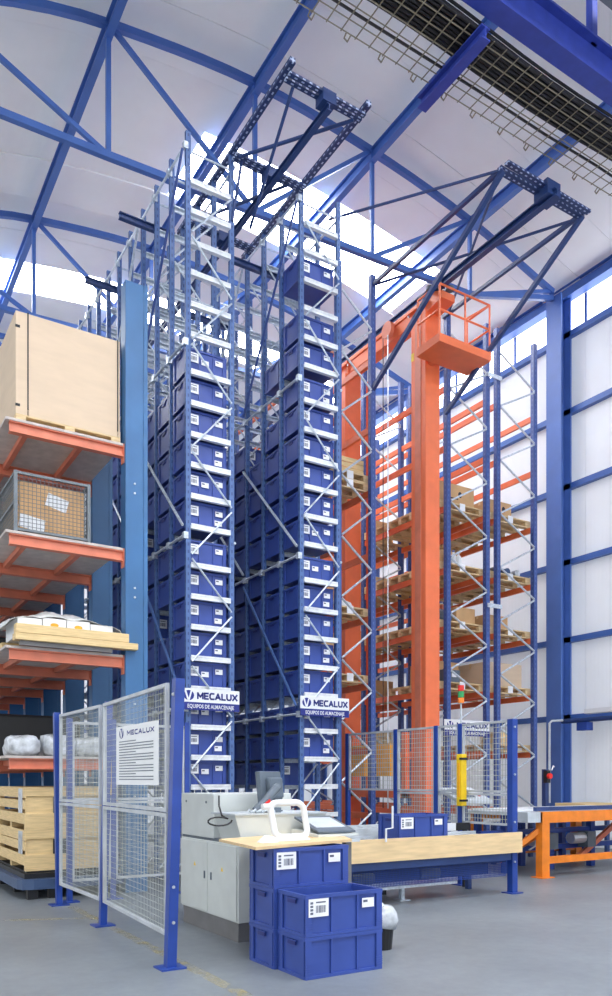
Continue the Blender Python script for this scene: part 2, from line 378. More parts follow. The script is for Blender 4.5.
for k, y in enumerate(TR):
    c = thing('steel_column', (13.68, y, 0), {11.5: 'blue steel wall column behind the conveyors and pallet racks', 16.3: 'blue steel wall column behind the pallet racks'}.get(y, 'blue steel column along the white wall, clear of the racks'), 'column', 'wall columns')
    part('web', MB().box(13.52, 13.8, y - 0.02, y + 0.02, 0, 11.9, 'colblue'), c)
    for x in (13.5, 13.8): part('flange', MB().box(x - 0.02, x + 0.02, y - 0.2, y + 0.2, 0, 11.9, 'colblue'), c)
    part('base_plate', MB().box(13.35, 13.88, y - 0.3, y + 0.3, 0, 0.03, 'colblue'), c)
bw = link('wall_back', None); bw['kind'] = 'structure'
for i in range(20):
    a = XL + i; part('wall_sheet', MB().box(a, min(a + 0.992, XW), YF, YF + 0.08, 0, roofz(a + 0.5) + 0.4, 'cladding'), bw)
for i, z in enumerate((3, 6, 9)):
    struct('trim_%d' % (len(RZ) + 3 + i), MB().box(XL, XW, YF - 0.12, YF, z - 0.06, z + 0.06, 'roofblue'))
# ================================================================== TOTES
def tote_mesh(w, d, h, name):                                     # base centre at origin
    mb = MB(); x, y = w / 2, d / 2; t = 0.012; i = 0.022
    mb.box(-x + i, x - i, -y + i, y - i, 0, 0.012, 'tote')
    for s in (-1, 1):
        mb.box(-x + i, x - i, s * (y - i) - t / 2, s * (y - i) + t / 2, 0.01, h - 0.01, 'tote')
        mb.box(s * (x - i) - t / 2, s * (x - i) + t / 2, -y + i, y - i, 0.01, h - 0.01, 'tote')
        mb.box(-x, x, s * (y - 0.012) - 0.012, s * (y - 0.012) + 0.012, h - 0.028, h, 'tote')
        mb.box(s * (x - 0.012) - 0.012, s * (x - 0.012) + 0.012, -y + 0.024, y - 0.024, h - 0.028, h, 'tote')
        mb.box(-x + 0.004, x - 0.004, s * (y - 0.008) - 0.008, s * (y - 0.008) + 0.008, 0.0, 0.022, 'tote')
        mb.box(s * (x - 0.008) - 0.008, s * (x - 0.008) + 0.008, -y + 0.016, y - 0.016, 0.0, 0.022, 'tote')
        for rx in (-w / 6, w / 6): mb.box(rx - 0.007, rx + 0.007, s * (y - 0.006) - 0.005, s * (y - 0.006) + 0.005, 0.02, h - 0.028, 'tote')
        for sx in (-1, 1):
            cx = sx * (x - 0.03); mb.box(cx - 0.026, cx + 0.026, s * (y - 0.006) - 0.005, s * (y - 0.006) + 0.005, 0.02, h - 0.028, 'tote')
            for q in range(4): mb.box(sx * (x - 0.03) - 0.029, sx * (x - 0.03) + 0.029, s * (y - 0.004) - 0.005, s * (y - 0.004) + 0.005, 0.04 + q * 0.017, 0.046 + q * 0.017, 'tote')
            cy = sx * (y - 0.045); mb.box(s * (x - 0.006) - 0.005, s * (x - 0.006) + 0.005, cy - 0.022, cy + 0.022, 0.02, h - 0.028, 'tote')
        for ry in (0.056 - y, y - 0.056): pass
        mb.box(s * (x - 0.005) - 0.004, s * (x - 0.005) + 0.004, -0.055, 0.055, h - 0.075, h - 0.045, 'toteshade')
        mb.box(s * (x - 0.004) - 0.005, s * (x - 0.004) + 0.005, -0.07, 0.07, h - 0.045, h - 0.038, 'tote')
    return mb.mesh(name)
def label_mesh(w, h, bars):
    mb = MB(); mb.box(0, w, -0.002, 0, 0, h, 'label')
    if bars:
        x = w * 0.36; rr = random.Random(3)
        while x < w * 0.88:
            b = rr.choice((0.004, 0.007, 0.01)); mb.box(x, x + b, -0.003, -0.002, h * 0.22, h * 0.62, 'barcode'); x += b + rr.choice((0.004, 0.007))
        for q in range(4): mb.box(w * 0.08, w * 0.22, -0.003, -0.002, h * (0.14 + 0.19 * q), h * (0.27 + 0.19 * q), 'barcode')
        mb.box(w * 0.36, w * 0.85, -0.003, -0.002, h * 0.76, h * 0.84, 'barcode')
    else:
        mb.box(w * 0.1, w * 0.45, -0.003, -0.002, h * 0.55, h * 0.8, 'barcode')
    return mb.mesh('label')
LB, LS = label_mesh(0.17, 0.13, True), label_mesh(0.11, 0.07, False)
RT_W, RT_D, RT_H = 0.62, 0.45, 0.352
rack_tote = tote_mesh(RT_W, RT_D, RT_H, 'tote')
near_tote = tote_mesh(0.69, 0.395, 0.302, 'tote')
def tote(x, y, z, me, wdt, dep, hgt, label, group=None, labels='ab', rz=0, scale=1):
    o = link('storage_tote', me, None, (x, y, z), (0, 0, rz)); tag(o, label, 'tote', group)
    if 'a' in labels: link('barcode_label', LB, o, (-wdt * 0.46, -dep / 2 - 0.001, hgt * 0.47))
    if 'b' in labels: link('label', LS, o, (wdt * 0.22, -dep / 2 - 0.001, hgt * 0.58))
    if 'c' in labels: link('label', LS, o, (wdt * 0.2, -dep / 2 - 0.001, hgt * 0.22))
    if 'd' in labels: link('label', LS, o, (-wdt * 0.12, -dep / 2 - 0.001, hgt * 0.45))
    if scale != 1: o.scale = (scale, 1, 1)
    return o
# ------------------------------------------------------------------ tote racks
RX1, RX2, RY, RD, PITCH = 4.20, 5.99, 9.75, 0.65, 0.565
LV = [.52, .94, 1.35, 1.75, 2.16, 2.68, 3.09, 3.51, 3.92, 4.34, 4.86, 5.27, 5.69, 6.10, 6.52, 6.94, 7.44, 7.85, 8.27, 8.68, 9.1, 9.5]
TOP = 10.15
def upright_mesh(h, a, b, m):
    mb = MB(); mb.box(-a / 2, a / 2, -b / 2, -b / 2 + 0.012, 0, h, m)
    for s in (-1, 1): mb.box(s * (a / 2 - 0.006) - 0.006, s * (a / 2 - 0.006) + 0.006, -b / 2, b / 2, 0, h, m)
    return mb.mesh('upright')
UP = upright_mesh(TOP, 0.07, 0.045, 'upright')
SHB = MB().box(0.03, RD - 0.03, -0.03, 0.03, -0.05, 0.0, 'shelfwhite').box(0.03, RD - 0.03, -0.03, -0.026, -0.012, 0.02, 'shelfwhite').mesh('tote_support')
SHG = MB().box(0.03, RD - 0.03, -0.05, 0.05, -0.012, 0.0, 'galv').box(0.03, RD - 0.03, -0.008, 0.008, -0.06, 0.0, 'galv').mesh('tote_support')
def brace_mesh(dx, dz, m='galv', r=0.013): return MB().tube([(0, 0, 0), (dx, 0, dz)], r, m, 6).mesh('frame_brace')
BR1, BR2 = brace_mesh(RD - 0.06, 0.66), brace_mesh(-(RD - 0.06), 0.66)
FOOT = MB().box(-0.07, 0.07, -0.07, 0.07, 0, 0.012, 'upright').mesh('foot_plate')
CLIP = MB().box(-0.02, 0.045, -0.035, 0.035, -0.05, 0.04, 'galv').mesh('bracket')
NF = 11
def tote_rack(X, label, sc_):
    t = thing('tote_rack', (X, RY, 0), label, 'rack', 'tote racks')
    lv = [EYE + (z - EYE) * sc_ for z in LV]
    for i in range(NF):
        y = i * PITCH
        for dx in (0, RD):
            u_ = link('upright', UP, t, (dx, y, 0)); link('foot_plate', FOOT, u_, (0, 0, 0))
        for z in lv: link('tote_support', SHB if i == 0 else SHG, t, (0, y - (0.02 if i == 0 else 0), z))
        z, k = (0.14, 0) if X == RX1 else (0.30, 1)
        while z < TOP - 0.66:
            link('frame_brace', (BR1, BR2)[k % 2], t, (0.03 if k % 2 == 0 else RD - 0.03, y - (0.075 if i == 0 else 0.036), z)); z += 0.72; k += 1
        link('top_tie', MB().tube([(0, 0, 0), (RD, 0, 0)], 0.014, 'galv', 6).mesh('top_tie') if i == 0 else bpy.data.meshes['top_tie'], t, (0, y, TOP - 0.25))
    L = (NF - 1) * PITCH
    for z in (2.40, 4.72, 7.32, 9.95):
        for dx in (-0.045, RD + 0.045): part('spine_tube', MB().tube([(X + dx, RY - 0.03, z), (X + dx, RY + L, z)], 0.019, 'galv', 6), t)
        for i in range(NF): link('bracket', CLIP, t, (-0.05, i * PITCH, z))
    for (y0, z0, y1, z1, m) in ((3, 6.5, 0, 4.85, 'galv'), (3, 4.6, 0, 2.5, 'upright'), (0, 9.9, 3, 7.4, 'uprightnavy'), (6, 6.5, 3, 4.8, 'galv'), (3, 9.9, 6, 7.4, 'galv')):
        part('spine_brace', MB().tube([(X - 0.075, RY + y0 * PITCH, z0), (X - 0.075, RY + y1 * PITCH, z1)], 0.02, m, 6), t)
    for k, i in ((0, 2), (1, 5), (2, 8)):
        part('cross_tie', MB().ibeam((X - 0.55, RY + i * PITCH + 0.06, TOP - 0.6), (X + 0.3, RY + i * PITCH + 0.06, TOP - 0.6), 0.07, 0.09, 0.012, 'navy'), t)
    return lv
lv1 = tote_rack(RX1, 'tall blue tote rack beside the cantilever shelving', 1.0)
lv2 = tote_rack(RX2, 'tall blue tote rack beside the orange crane aisle', 1.015)
rr = random.Random(11)
def fill(X, lv, tops, skip, name, lo=2):
    for c in range(8):
        for k in range(lo[c] if isinstance(lo, list) else lo, len(lv)):
            if k > tops[c] and (c, k) not in skip[1]: continue
            if (c, k) in skip[0]: continue
            y = RY + c * PITCH + PITCH / 2
            front = c == 0
            ls = rr.choice(('ab', 'ab', 'abc', 'abd', 'abc')) if front else 'a'
            if front: y = RY + 0.05 + RT_D / 2
            OD = ['', 'first', 'second', 'third', 'fourth', 'fifth', 'sixth', 'seventh', 'eighth', 'ninth', 'tenth', 'eleventh', 'twelfth', 'thirteenth', 'fourteenth', 'fifteenth', 'sixteenth', 'seventeenth', 'eighteenth', 'nineteenth', 'twentieth']
            if (c, k) in skip[1]: lab = 'lone blue tote above an empty slot, %s bay, %s' % (OD[c + 1], name)
            elif front and k >= 5: lab = 'labelled blue tote in end bay, %s above company sign, %s' % (OD[k - 4], name)
            elif front: lab = 'labelled blue tote in end bay, %s below company sign, %s' % (OD[5 - k], name)
            else: lab = 'blue tote on %s shelf up, %s bay in, %s' % (OD[k + 1], OD[c + 1], name)
            tote(X + RD / 2 - 0.03, y, lv[k] + 0.002, rack_tote, RT_W, RT_D, RT_H, lab, 'totes in ' + name + (' end bay' if front else ''), ls)
fill(RX1, lv1, [15, 14, 14, 14, 13, 14, 13, 14], ({(1, 7), (2, 10)}, set()), 'rack beside cantilever shelving')
fill(RX2, lv2, [17, 14, 13, 14, 14, 13, 13, 13], ({(0, 2)}, {(0, 19), (1, 16)}), 'rack beside crane aisle', [3, 2, 2, 2, 2, 2, 2, 2])
# signs
def sign(x, y, z, w, h, label, rot=0):
    t = thing('sign_board', (x, y, z), label, 'sign', 'company signs on the racks')
    part('panel', MB().box(x, x + w, y - 0.012, y, z + h * 0.36, z + h, 'white'), t)
    part('lower_panel', MB().box(x, x + w, y - 0.012, y, z, z + h * 0.36, 'signblue'), t, label='navy strip with white lettering')
    part('lettering', block_text('MECALUX', x + w * 0.275, z + h * 0.50, w * 0.68, h * 0.34, lambda a_, b_, s_: (a_, y - 0.0125 - 0.002 * s_, b_), MB(), 'signblue', 0.24), t)
    lo2 = link('lettering', text_mesh('EQUIPOS DE ALMACENAJE', h * 0.26, 'white', 0.0008, 0.001, 'CENTER', w * 0.92 / (h * 3.55)), t, (w / 2, -0.014, h * 0.085), RX)
    cx, cz, r = x + w * 0.125, z + h * 0.675, h * 0.24
    mb = MB().prism([(cx + r * math.cos(a) * 1.1, cz + r * math.sin(a)) for a in [i * math.pi / 8 for i in range(16)]], y - 0.015, y - 0.012, 'signblue')
    mb.prism([(cx - r * 0.95, cz + r * 0.9), (cx - r * 0.55, cz + r * 0.9), (cx - r * 0.05, cz - r * 0.6), (cx + r * 0.35, cz + r * 0.9), (cx + r * 0.7, cz + r * 0.9), (cx + r * 0.15, cz - r * 0.95), (cx - r * 0.3, cz - r * 0.95)], y - 0.018, y - 0.015, 'white')
    part('logo', mb, t)
z = at(210, 711, Y=RY - 0.05).z
sign(RX1 - 0.14, RY - 0.10, z, 0.86, 0.285, 'white and navy company sign on the tote rack beside the cantilever shelving')
sign(RX2 - 0.08, RY - 0.10, z, 0.86, 0.285, 'white and navy company sign on the tote rack by the crane aisle')
# ------------------------------------------------------------------ gantry over the tote aisle
PERF = 'gantryperf'
def chan(p, q, a, b, m):                                          # perforated profile along local Z so that its holes follow it
    p = Vector(p); q = Vector(q); L = (q - p).length
    me = MB().box(-a / 2, a / 2, -b / 2, b / 2, 0, L, m).mesh('profile')
    return me, p, (q - p).to_track_quat('Z', 'X').to_euler()
def pchan(name, p, q, a, b, parent, m=PERF):
    me, l, r = chan(p, q, a, b, m); return link(name, me, parent, l - ORG[parent], r)
GX0, GX1, GYf, GYb, GZ = RX1 + RD, RX2, 8.08, 11.6, 10.13
g = thing('crane_guide_gantry', (5.42, RY, TOP), 'perforated steel gantry jutting out over the aisle between the tote racks', 'gantry')
for x in (GX0, GX1): pchan('side_beam', (x, GYf, GZ), (x, GYb, GZ), 0.065, 0.075, g)
for y in (GYf + 0.14, 9.66, 11.2):
    for dy in (-0.045, 0.045): pchan('cross_beam', (GX0, y + dy, GZ - 0.09), (GX1, y + dy, GZ - 0.09), 0.035, 0.06, g)
    part('rail_bracket', MB().box(5.32, 5.52, y - 0.09, y + 0.09, GZ - 0.21, GZ - 0.06, 'navy'), g)
part('guide_rail', MB().ibeam((5.42, GYf + 0.06, GZ - 0.26), (5.42, RY + 5.4, GZ - 0.26), 0.065, 0.09, 0.014, 'navy'), g)
part('brace', MB().tube([(GX0 + 0.05, 9.6, GZ - 0.12), (GX1 - 0.1, GYf + 0.2, GZ - 0.12)], 0.024, 'navy', 8), g)
part('brace', MB().tube([(GX0 + 0.28, 9.72, GZ - 0.95), (GX0 + 0.12, GYf + 0.2, GZ - 0.12)], 0.022, 'navy', 8), g)
part('brace', MB().tube([(GX0 + 0.12, 9.66, GZ - 0.1), (GX0 + 0.0, 9.72, GZ - 0.95)], 0.022, 'navy', 8), g)
part('brace', MB().tube([(GX1 - 0.25, 9.66, GZ - 0.12), (GX0, 10.5, GZ - 0.4)], 0.022, 'navy', 8), g)
# ================================================================== PALLET RACKS
PY, BAY = 11.1, 2.65
PLV = [0.85, 2.0, 3.17, 4.34, 5.45, 6.62, 7.77, 8.9]
PTOP = 10.35
UPN = upright_mesh(PTOP, 0.1, 0.09, 'uprightnavy')
BEAM = MB().box(-0.025, 0.025, 0.05, BAY - 0.05, -0.11, 0, 'orange').mesh('load_beam')
def pallet_rack(X, D, nb, levels, label, grp):
    t = thing('pallet_rack', (X, PY, 0), label, 'rack', grp)
    n = 0; dz = 0.5
    b1, b2 = MB().tube([(0, 0, 0), (D - 0.1, 0, dz)], 0.02, 'galv', 6).mesh('frame_brace'), MB().tube([(0, 0, 0), (0.1 - D, 0, dz)], 0.02, 'galv', 6).mesh('frame_brace')
    for i in range(nb + 1):
        for dx in (0, D):
            u_ = link('upright', UPN, t, (dx, i * BAY, 0)); link('foot_plate', FOOT, u_, (0, 0, 0))
        z = 0.35; k = 0
        while z < PTOP - dz:
            link('frame_brace', (b1, b2)[k % 2], t, (0.05 if k % 2 == 0 else D - 0.05, i * BAY - 0.05, z)); z += dz + 0.03; k += 1
    for i in range(nb):
        for z in levels:
            for dx in (0.0, D): link('load_beam', BEAM, t, (dx, i * BAY, z))
    return t
PX1, PX2, PD = 10.06, 11.37, 1.02
pallet_rack(PX1, PD, 3, PLV, 'blue pallet rack with orange beams facing the crane', 'pallet racks')
pallet_rack(PX2, PD + 0.03, 3, PLV, 'blue pallet rack with orange beams against the white wall', 'pallet racks')
PXL, PDL = 7.56, 0.73
pallet_rack(PXL, PDL, 3, [0.85, 2.0, 3.15, 4.34, 5.46, 6.57, 7.7, 8.9], 'narrow pallet rack with orange beams between tote rack and crane', 'pallet racks')
for z in (4.8, 9.3):
    single('rack_spacer', MB().box(PX1 + PD - 0.05, PX2 + 0.05, PY - 0.09, PY - 0.075, z, z + 0.08, 'galv'), 'small steel spacer joining the pallet rack uprights' + (' near the top' if z > 6 else ' at half height'), 'spacer')
def pallet_mesh(L, W):
    mb = MB()
    for i in range(6): y = -W / 2 + i * (W - 0.11) / 5; mb.box(-L / 2, L / 2, y, y + 0.11, 0.12, 0.144, 'palwood')
    for x in (-L / 2, -0.07, L / 2 - 0.14): mb.box(x, x + 0.14, -W / 2, W / 2, 0.098, 0.12, 'palwood')
    for x in (-L / 2, -0.07, L / 2 - 0.14):
        for y in (-W / 2, -0.05, W / 2 - 0.1): mb.box(x, x + 0.14, y, y + 0.1, 0.022, 0.098, 'palwood')
    for y in (-W / 2, -0.05, W / 2 - 0.1): mb.box(-L / 2, L / 2, y, y + 0.1, 0, 0.022, 'palwood')
    return mb.mesh('pallet')
PALM, PALS = pallet_mesh(1.16, 0.8), pallet_mesh(0.86, 0.8)
PTAG = MB().box(-0.07, 0.07, -0.003, 0, -0.07, 0.07, 'label').mesh('tag')
def pallet(x, y, z, label, me=PALM, group='pallets in the racks', tagged=True):
    o = link('wooden_pallet', me, None, (x, y, z)); tag(o, label, 'pallet', group)
    if tagged: link('tag', PTAG, o, (0.0, -0.401, 0.09))
    return o
def carton(x, y, z, w, d, h, label, m='cardB', open_=False, group=None, print_=False):
    t = thing('cardboard_box', (x, y, z), label, 'box', group)
    mb = MB()
    if open_:
        mb.box(x - w / 2, x + w / 2, y - d / 2, y - d / 2 + 0.01, z, z + h, m).box(x - w / 2, x + w / 2, y + d / 2 - 0.01, y + d / 2, z, z + h, m)
        mb.box(x - w / 2, x - w / 2 + 0.01, y - d / 2, y + d / 2, z, z + h, m).box(x + w / 2 - 0.01, x + w / 2, y - d / 2, y + d / 2, z, z + h, m).box(x - w / 2, x + w / 2, y - d / 2, y + d / 2, z, z + 0.01, m)
        part('body', mb, t)
        part('flap', MB().bar((x - w / 2, y, z + h), (x - w / 2 - 0.12, y, z + h + 0.08), d * 0.9, 0.01, m), t); part('flap', MB().bar((x + w / 2, y, z + h), (x + w / 2 + 0.13, y, z + h + 0.02), d * 0.9, 0.01, m), t)
    else:
        part('body', mb.box(x - w / 2, x + w / 2, y - d / 2, y + d / 2, z, z + h, m), t, bevel=0.012)
        part('tape', MB().box(x - w / 2 - 0.002, x + w / 2 + 0.002, y - 0.03, y + 0.03, z + h * 0.8, z + h + 0.003, 'plywood'), t)
    if print_:
        part('printed_mark', MB().prism([(x + 0.1 + 0.05 * math.cos(k), z + h * 0.55 + 0.06 * math.sin(k)) for k in [i * math.pi / 5 for i in range(10)]], y - d / 2 - 0.002, y - d / 2, 'ink'), t)
        part('printed_mark', MB().box(x - 0.15, x + 0.05, y - d / 2 - 0.002, y - d / 2, z + h * 0.3, z + h * 0.36, 'ink'), t)
    return t
cx1, cx2 = PX1 + PD / 2, PX2 + PD / 2
lname = {2.0: 'second-lowest beams', 3.17: 'third beams up', 4.34: 'fourth beams up', 5.45: 'fifth beams up', 6.62: 'sixth beams up'}
def pl(x, y, z, row, me=PALM, extra=''):
    return pallet(x, y, z, 'wooden pallet%s on the %s of the rack %s' % (extra, lname.get(z, 'beams'), row), me)
WALL, CR = 'against the white wall', 'facing the crane'
for z in (2.0, 3.17, 4.34, 5.45, 6.62):
    for x, row in ((cx1, CR), (cx2, WALL)):
        for k in range(3):
            if z == 2.0 and (row == CR or k == 2): continue
            if k == 2 and z in (3.17,): continue
            pl(x, PY + 0.53 + k * 0.83, z + 0.002, row) if False else pallet(x, PY + 0.53 + k * 0.81, z + 0.002, '%s wooden pallet from the rack end, %s, rack %s' % (('first', 'second', 'third')[k], lname[z], row), PALM, 'pallets in the racks', k == 0)
dk = 0.148
carton(cx1 - 0.05, PY + 0.6, 6.62 + dk, 0.95, 0.7, 0.42, 'large brown carton on the topmost loaded pallet facing the crane', print_=True)
carton(cx2 - 0.12, PY + 0.55, 6.62 + dk, 0.66, 0.5, 0.34, 'long brown carton with dark print on the topmost pallet by the wall', print_=True)
carton(cx1 - 0.18, PY + 0.6, 5.45 + dk, 0.5, 0.5, 0.3, 'open carton with flaps up, beside white bottles, facing the crane', open_=True)
for i in range(3):
    b = MB(); x, y = cx1 - 0.3 + 0.13 * i, PY + 0.2; z = 5.45 + dk
    b.tube([(x, y, z), (x, y, z + 0.16), (x, y, z + 0.2), (x, y, z + 0.24)], [0.055, 0.055, 0.02, 0.02], 'white', 10)
    o = single('bottle', b, 'white plastic bottle in front of the open carton', 'bottle', 'bottles by the open carton')
    part('cap', MB().tube([(x, y, z + 0.24), (x, y, z + 0.27)], 0.024, 'tote', 8), o)
for i, (dx, c) in enumerate(((-0.3, 'darkgrey'), (0.0, 'trolley'), (0.28, 'plasticgrey'))):
    single('wrapped_roll', MB().tube([(cx2 + dx, PY + 0.2, 5.45 + dk + 0.07), (cx2 + dx, PY + 0.8, 5.45 + dk + 0.07)], 0.075, c, 10), ['charcoal', 'slate blue', 'pale grey'][i] + ' roll lying on a pallet by the white wall', 'roll', smooth=False)
carton(cx1 + 0.25, PY + 0.6, 4.34 + dk, 0.5, 0.6, 0.34, 'square brown carton beside a grey motor on a pallet')
t = thing('electric_motor', (cx1 - 0.28, PY + 0.4, 4.34 + dk), 'dark grey electric motor standing on a pallet facing the crane', 'motor')
x, y, z = cx1 - 0.28, PY + 0.4, 4.34 + dk
part('housing', MB().tube([(x - 0.2, y, z + 0.14), (x + 0.16, y, z + 0.14)], 0.13, 'darkgrey', 14), t); part('foot', MB().box(x - 0.16, x + 0.12, y - 0.12, y + 0.12, z, z + 0.03, 'darkgrey'), t)
part('shaft', MB().tube([(x + 0.16, y, z + 0.14), (x + 0.26, y, z + 0.14)], 0.025, 'rollers', 10), t); part('terminal_box', MB().box(x - 0.06, x + 0.06, y - 0.07, y + 0.07, z + 0.25, z + 0.34, 'orangebeam'), t)
carton(cx2 - 0.15, PY + 0.6, 4.34 + dk, 0.62, 0.5, 0.3, 'brown carton at half height on a pallet against the wall')
carton(cx1 + 0.3, PY + 1.3, 3.17 + dk, 0.55, 0.9, 0.52, 'tall brown carton behind the grey instrument case')
carton(cx2, PY + 0.75, 3.17 + dk, 1.02, 0.9, 0.5, 'wide pale brown carton low on a pallet against the wall', 'card')
t = thing('instrument_case', (cx1 - 0.2, PY + 0.35, 3.17 + dk), 'dark grey case with white label on a pallet facing the crane', 'case')
x, y, z = cx1 - 0.22, PY + 0.35, 3.17 + dk
part('body', MB().box(x - 0.2, x + 0.2, y - 0.18, y + 0.18, z, z + 0.24, 'darkgrey'), t, bevel=0.01); part('label', MB().box(x - 0.02, x + 0.1, y - 0.184, y - 0.18, z + 0.1, z + 0.17, 'label'), t); part('handle', MB().tube([(x - 0.08, y, z + 0.24), (x - 0.06, y, z + 0.28), (x + 0.06, y, z + 0.28), (x + 0.08, y, z + 0.24)], 0.01, 'black', 6), t)
carton(cx2 + 0.05, PY + 0.5, 2.0 + dk, 0.6, 0.5, 0.26, 'low yellowish carton on the lowest loaded pallet by the wall', 'plywood')
# deeper bays, seen beside the crane mast
def crate_box(x, y, z, w, d, h, label, group=None):
    t = thing('wooden_crate', (x, y, z), label, 'crate', group)
    hh = (h - 0.03) / 3
    for k in range(3):
        z0 = z + k * (hh + 0.015)
        for s in (-1, 1):
            part('plank', MB().box(x - w / 2, x + w / 2, y + s * (d / 2 - 0.01) - 0.01, y + s * (d / 2 - 0.01) + 0.01, z0, z0 + hh, 'wood'), t)
            part('plank', MB().box(x + s * (w / 2 - 0.01) - 0.01, x + s * (w / 2 - 0.01) + 0.01, y - d / 2 + 0.02, y + d / 2 - 0.02, z0, z0 + hh, 'wood'), t)
    for sx in (-1, 1):
        for sy in (-1, 1): part('corner_post', MB().box(x + sx * (w / 2 - 0.045) - 0.025, x + sx * (w / 2 - 0.045) + 0.025, y + sy * (d / 2 - 0.045) - 0.025, y + sy * (d / 2 - 0.045) + 0.025, z, z + h, 'wood'), t)
    part('base', MB().box(x - w / 2 + 0.02, x + w / 2 - 0.02, y - d / 2 + 0.02, y + d / 2 - 0.02, z, z + 0.02, 'wood'), t)
    return t
for k, z in enumerate((2.0, 3.17, 4.34, 5.45, 6.62)):
    for j in range(3):
        y = PY + BAY + 0.53 + j * 0.81
        pallet(cx1, y, z + 0.002, '%s wooden pallet in the second bay, %s, rack facing the crane' % (('first', 'second', 'third')[j], lname[z]), PALM, 'pallets in the second bay', False)
        kind = (k + j) % 3
        nm = ['second-lowest', 'third', 'fourth', 'fifth', 'sixth'][k]; js = ['nearest the crane mast', 'in the middle of the bay', 'at the far end of the bay'][j]
        if kind == 0: crate_box(cx1, y, z + dk, 1.0, 0.72, 0.36, 'planked crate, %s beams, second bay, %s' % (nm, js))
        elif kind == 1: carton(cx1, y, z + dk, 0.9, 0.66, 0.3 + 0.04 * k, 'brown carton, %s beams, second bay, %s' % (nm, js))
tote_b = tote_mesh(0.6, 0.5, 0.22, 'tote')
# narrow rack pallets
cxl = PXL + PDL / 2
for z, n in ((6.57, 2), (4.34, 1), (3.15, 1)):
    for j in range(n):
        pallet(cxl, PY + 0.55, z + 0.002 + j * 0.15, 'short pallet %s in the narrow rack by the crane' % ({(6.57, 0): 'under another one, high up', (6.57, 1): 'stacked on another one, high up', (4.34, 0): 'with a white parcel at half height', (3.15, 0): 'with nothing on it, low down'}[(z, j)]), PALS, 'pallets in the narrow rack')
pallet(cxl, PY + BAY + 0.5, 5.46, 'short pallet in the second bay of the narrow rack', PALS, 'pallets in the narrow rack', False)
crate_box(cxl, PY + 0.55, 6.57 + 0.152 + 0.15, 0.66, 0.7, 0.26, 'small planked crate on two stacked pallets high in the narrow rack')
single('parcel', MB().prism([(cxl - 0.3, 4.34 + dk), (cxl + 0.1, 4.34 + dk), (cxl + 0.05, 4.34 + dk + 0.08), (cxl - 0.12, 4.34 + dk + 0.12), (cxl - 0.28, 4.34 + dk + 0.1)], PY + 0.2, PY + 0.7, 'white'), 'crumpled white parcel on a pallet in the narrow rack', 'parcel')
# third sign
sg = at(444, 735, Y=PY - 0.1); sg2 = at(489, 735, Y=PY - 0.1)
sign(sg.x, PY - 0.1, at(465, 736, Y=PY - 0.1).z, sg2.x - sg.x, 0.30, 'white and navy company sign on the pallet rack behind the mesh fence')
# ------------------------------------------------------------------ gantry over the crane aisle
GL, GR, GY2, GZ2 = PXL + PDL, PX1, 8.02, 10.18
g = thing('crane_guide_gantry', (9.18, PY, PTOP), 'blue braced gantry jutting out above the orange crane', 'gantry')
pchan('cross_beam', (GL - 0.03, GY2, GZ2), (GR + 0.0, GY2, GZ2), 0.08, 0.08, g); pchan('cross_beam', (GL - 0.03, GY2 - 0.14, GZ2), (GR + 0.0, GY2 - 0.12, GZ2), 0.04, 0.08, g)
for x in (GL, GR - 0.06):
    part('top_strut', MB().bar((x, GY2, GZ2), (x, PY + 0.05, GZ2), 0.055, 0.06, 'navy'), g)
    part('brace', MB().bar((x, GY2 - 0.05, GZ2 - 0.03), (x, PY - 0.02, 8.33), 0.065, 0.07, 'navy'), g)
part('brace', MB().tube([(GL, GY2, GZ2), (GR, PY, GZ2)], 0.022, 'navy', 6), g); part('brace', MB().tube([(GR, GY2, GZ2), (GL, PY, GZ2)], 0.022, 'navy', 6), g)
part('brace', MB().tube([(GL, GY2, GZ2), (6.64, 10.0, 10.05)], 0.02, 'navy', 6), g)
part('rail_bracket', MB().box(9.04, 9.32, GY2 - 0.2, GY2 + 0.06, GZ2 - 0.14, GZ2 + 0.08, 'navy'), g)
part('guide_rail', MB().ibeam((9.18, GY2 - 0.26, GZ2 - 0.12), (9.18, PY + 8, GZ2 - 0.12), 0.1, 0.12, 0.018, 'navy'), g)
# ================================================================== STACKER CRANE
cr = thing('stacker_crane', (9.26, 10.8, 0), 'orange twin-mast stacker crane in the aisle between the pallet racks', 'crane')
MX0, MX1 = 9.1, 9.43
def mast(y0, y1, top):
    o = part('mast', MB().box(MX0, MX1, y0, y1, 0.3, top, 'orange'), cr, bevel=0.012)
    part('flange', MB().box(MX0 - 0.06, MX1 + 0.05, y0 - 0.05, y1 + 0.05, top - 0.06, top, 'orange'), o)
    part('flange', MB().box(MX0 - 0.06, MX1 + 0.05, y0 - 0.05, y1 + 0.05, 0.3, 0.36, 'orange'), o)
    mb = MB()
    for q in range(5):
        for s in (-1, 1): mb.box(MX0 - 0.04 + q * 0.1, MX0 - 0.01 + q * 0.1, y0 - 0.05 if s < 0 else y1 + 0.02, y0 - 0.02 if s < 0 else y1 + 0.05, top - 0.1, top - 0.06, 'rollers')
    part('bolt_row', mb, o)
    return o
m1 = mast(10.6, 11.0, 9.92)
part('guide_strip', MB().box(MX0 - 0.012, MX0, 10.72, 10.88, 0.4, 9.8, 'orangebeam'), m1)
m2 = mast(13.0, 13.4, 9.92)
for x in (MX0 - 0.16, MX1 + 0.1): part('guide_post', MB().box(x, x + 0.07, 12.86, 12.96, 0.4, 9.6, 'orange'), cr)
part('top_beam', MB().box(9.12, 9.4, 10.5, 13.4, 9.92, 10.02 - 0.02, 'orange').box(9.14, 9.38, 10.9, 13.1, 9.7, 9.92, 'orange'), cr, bevel=0.01)
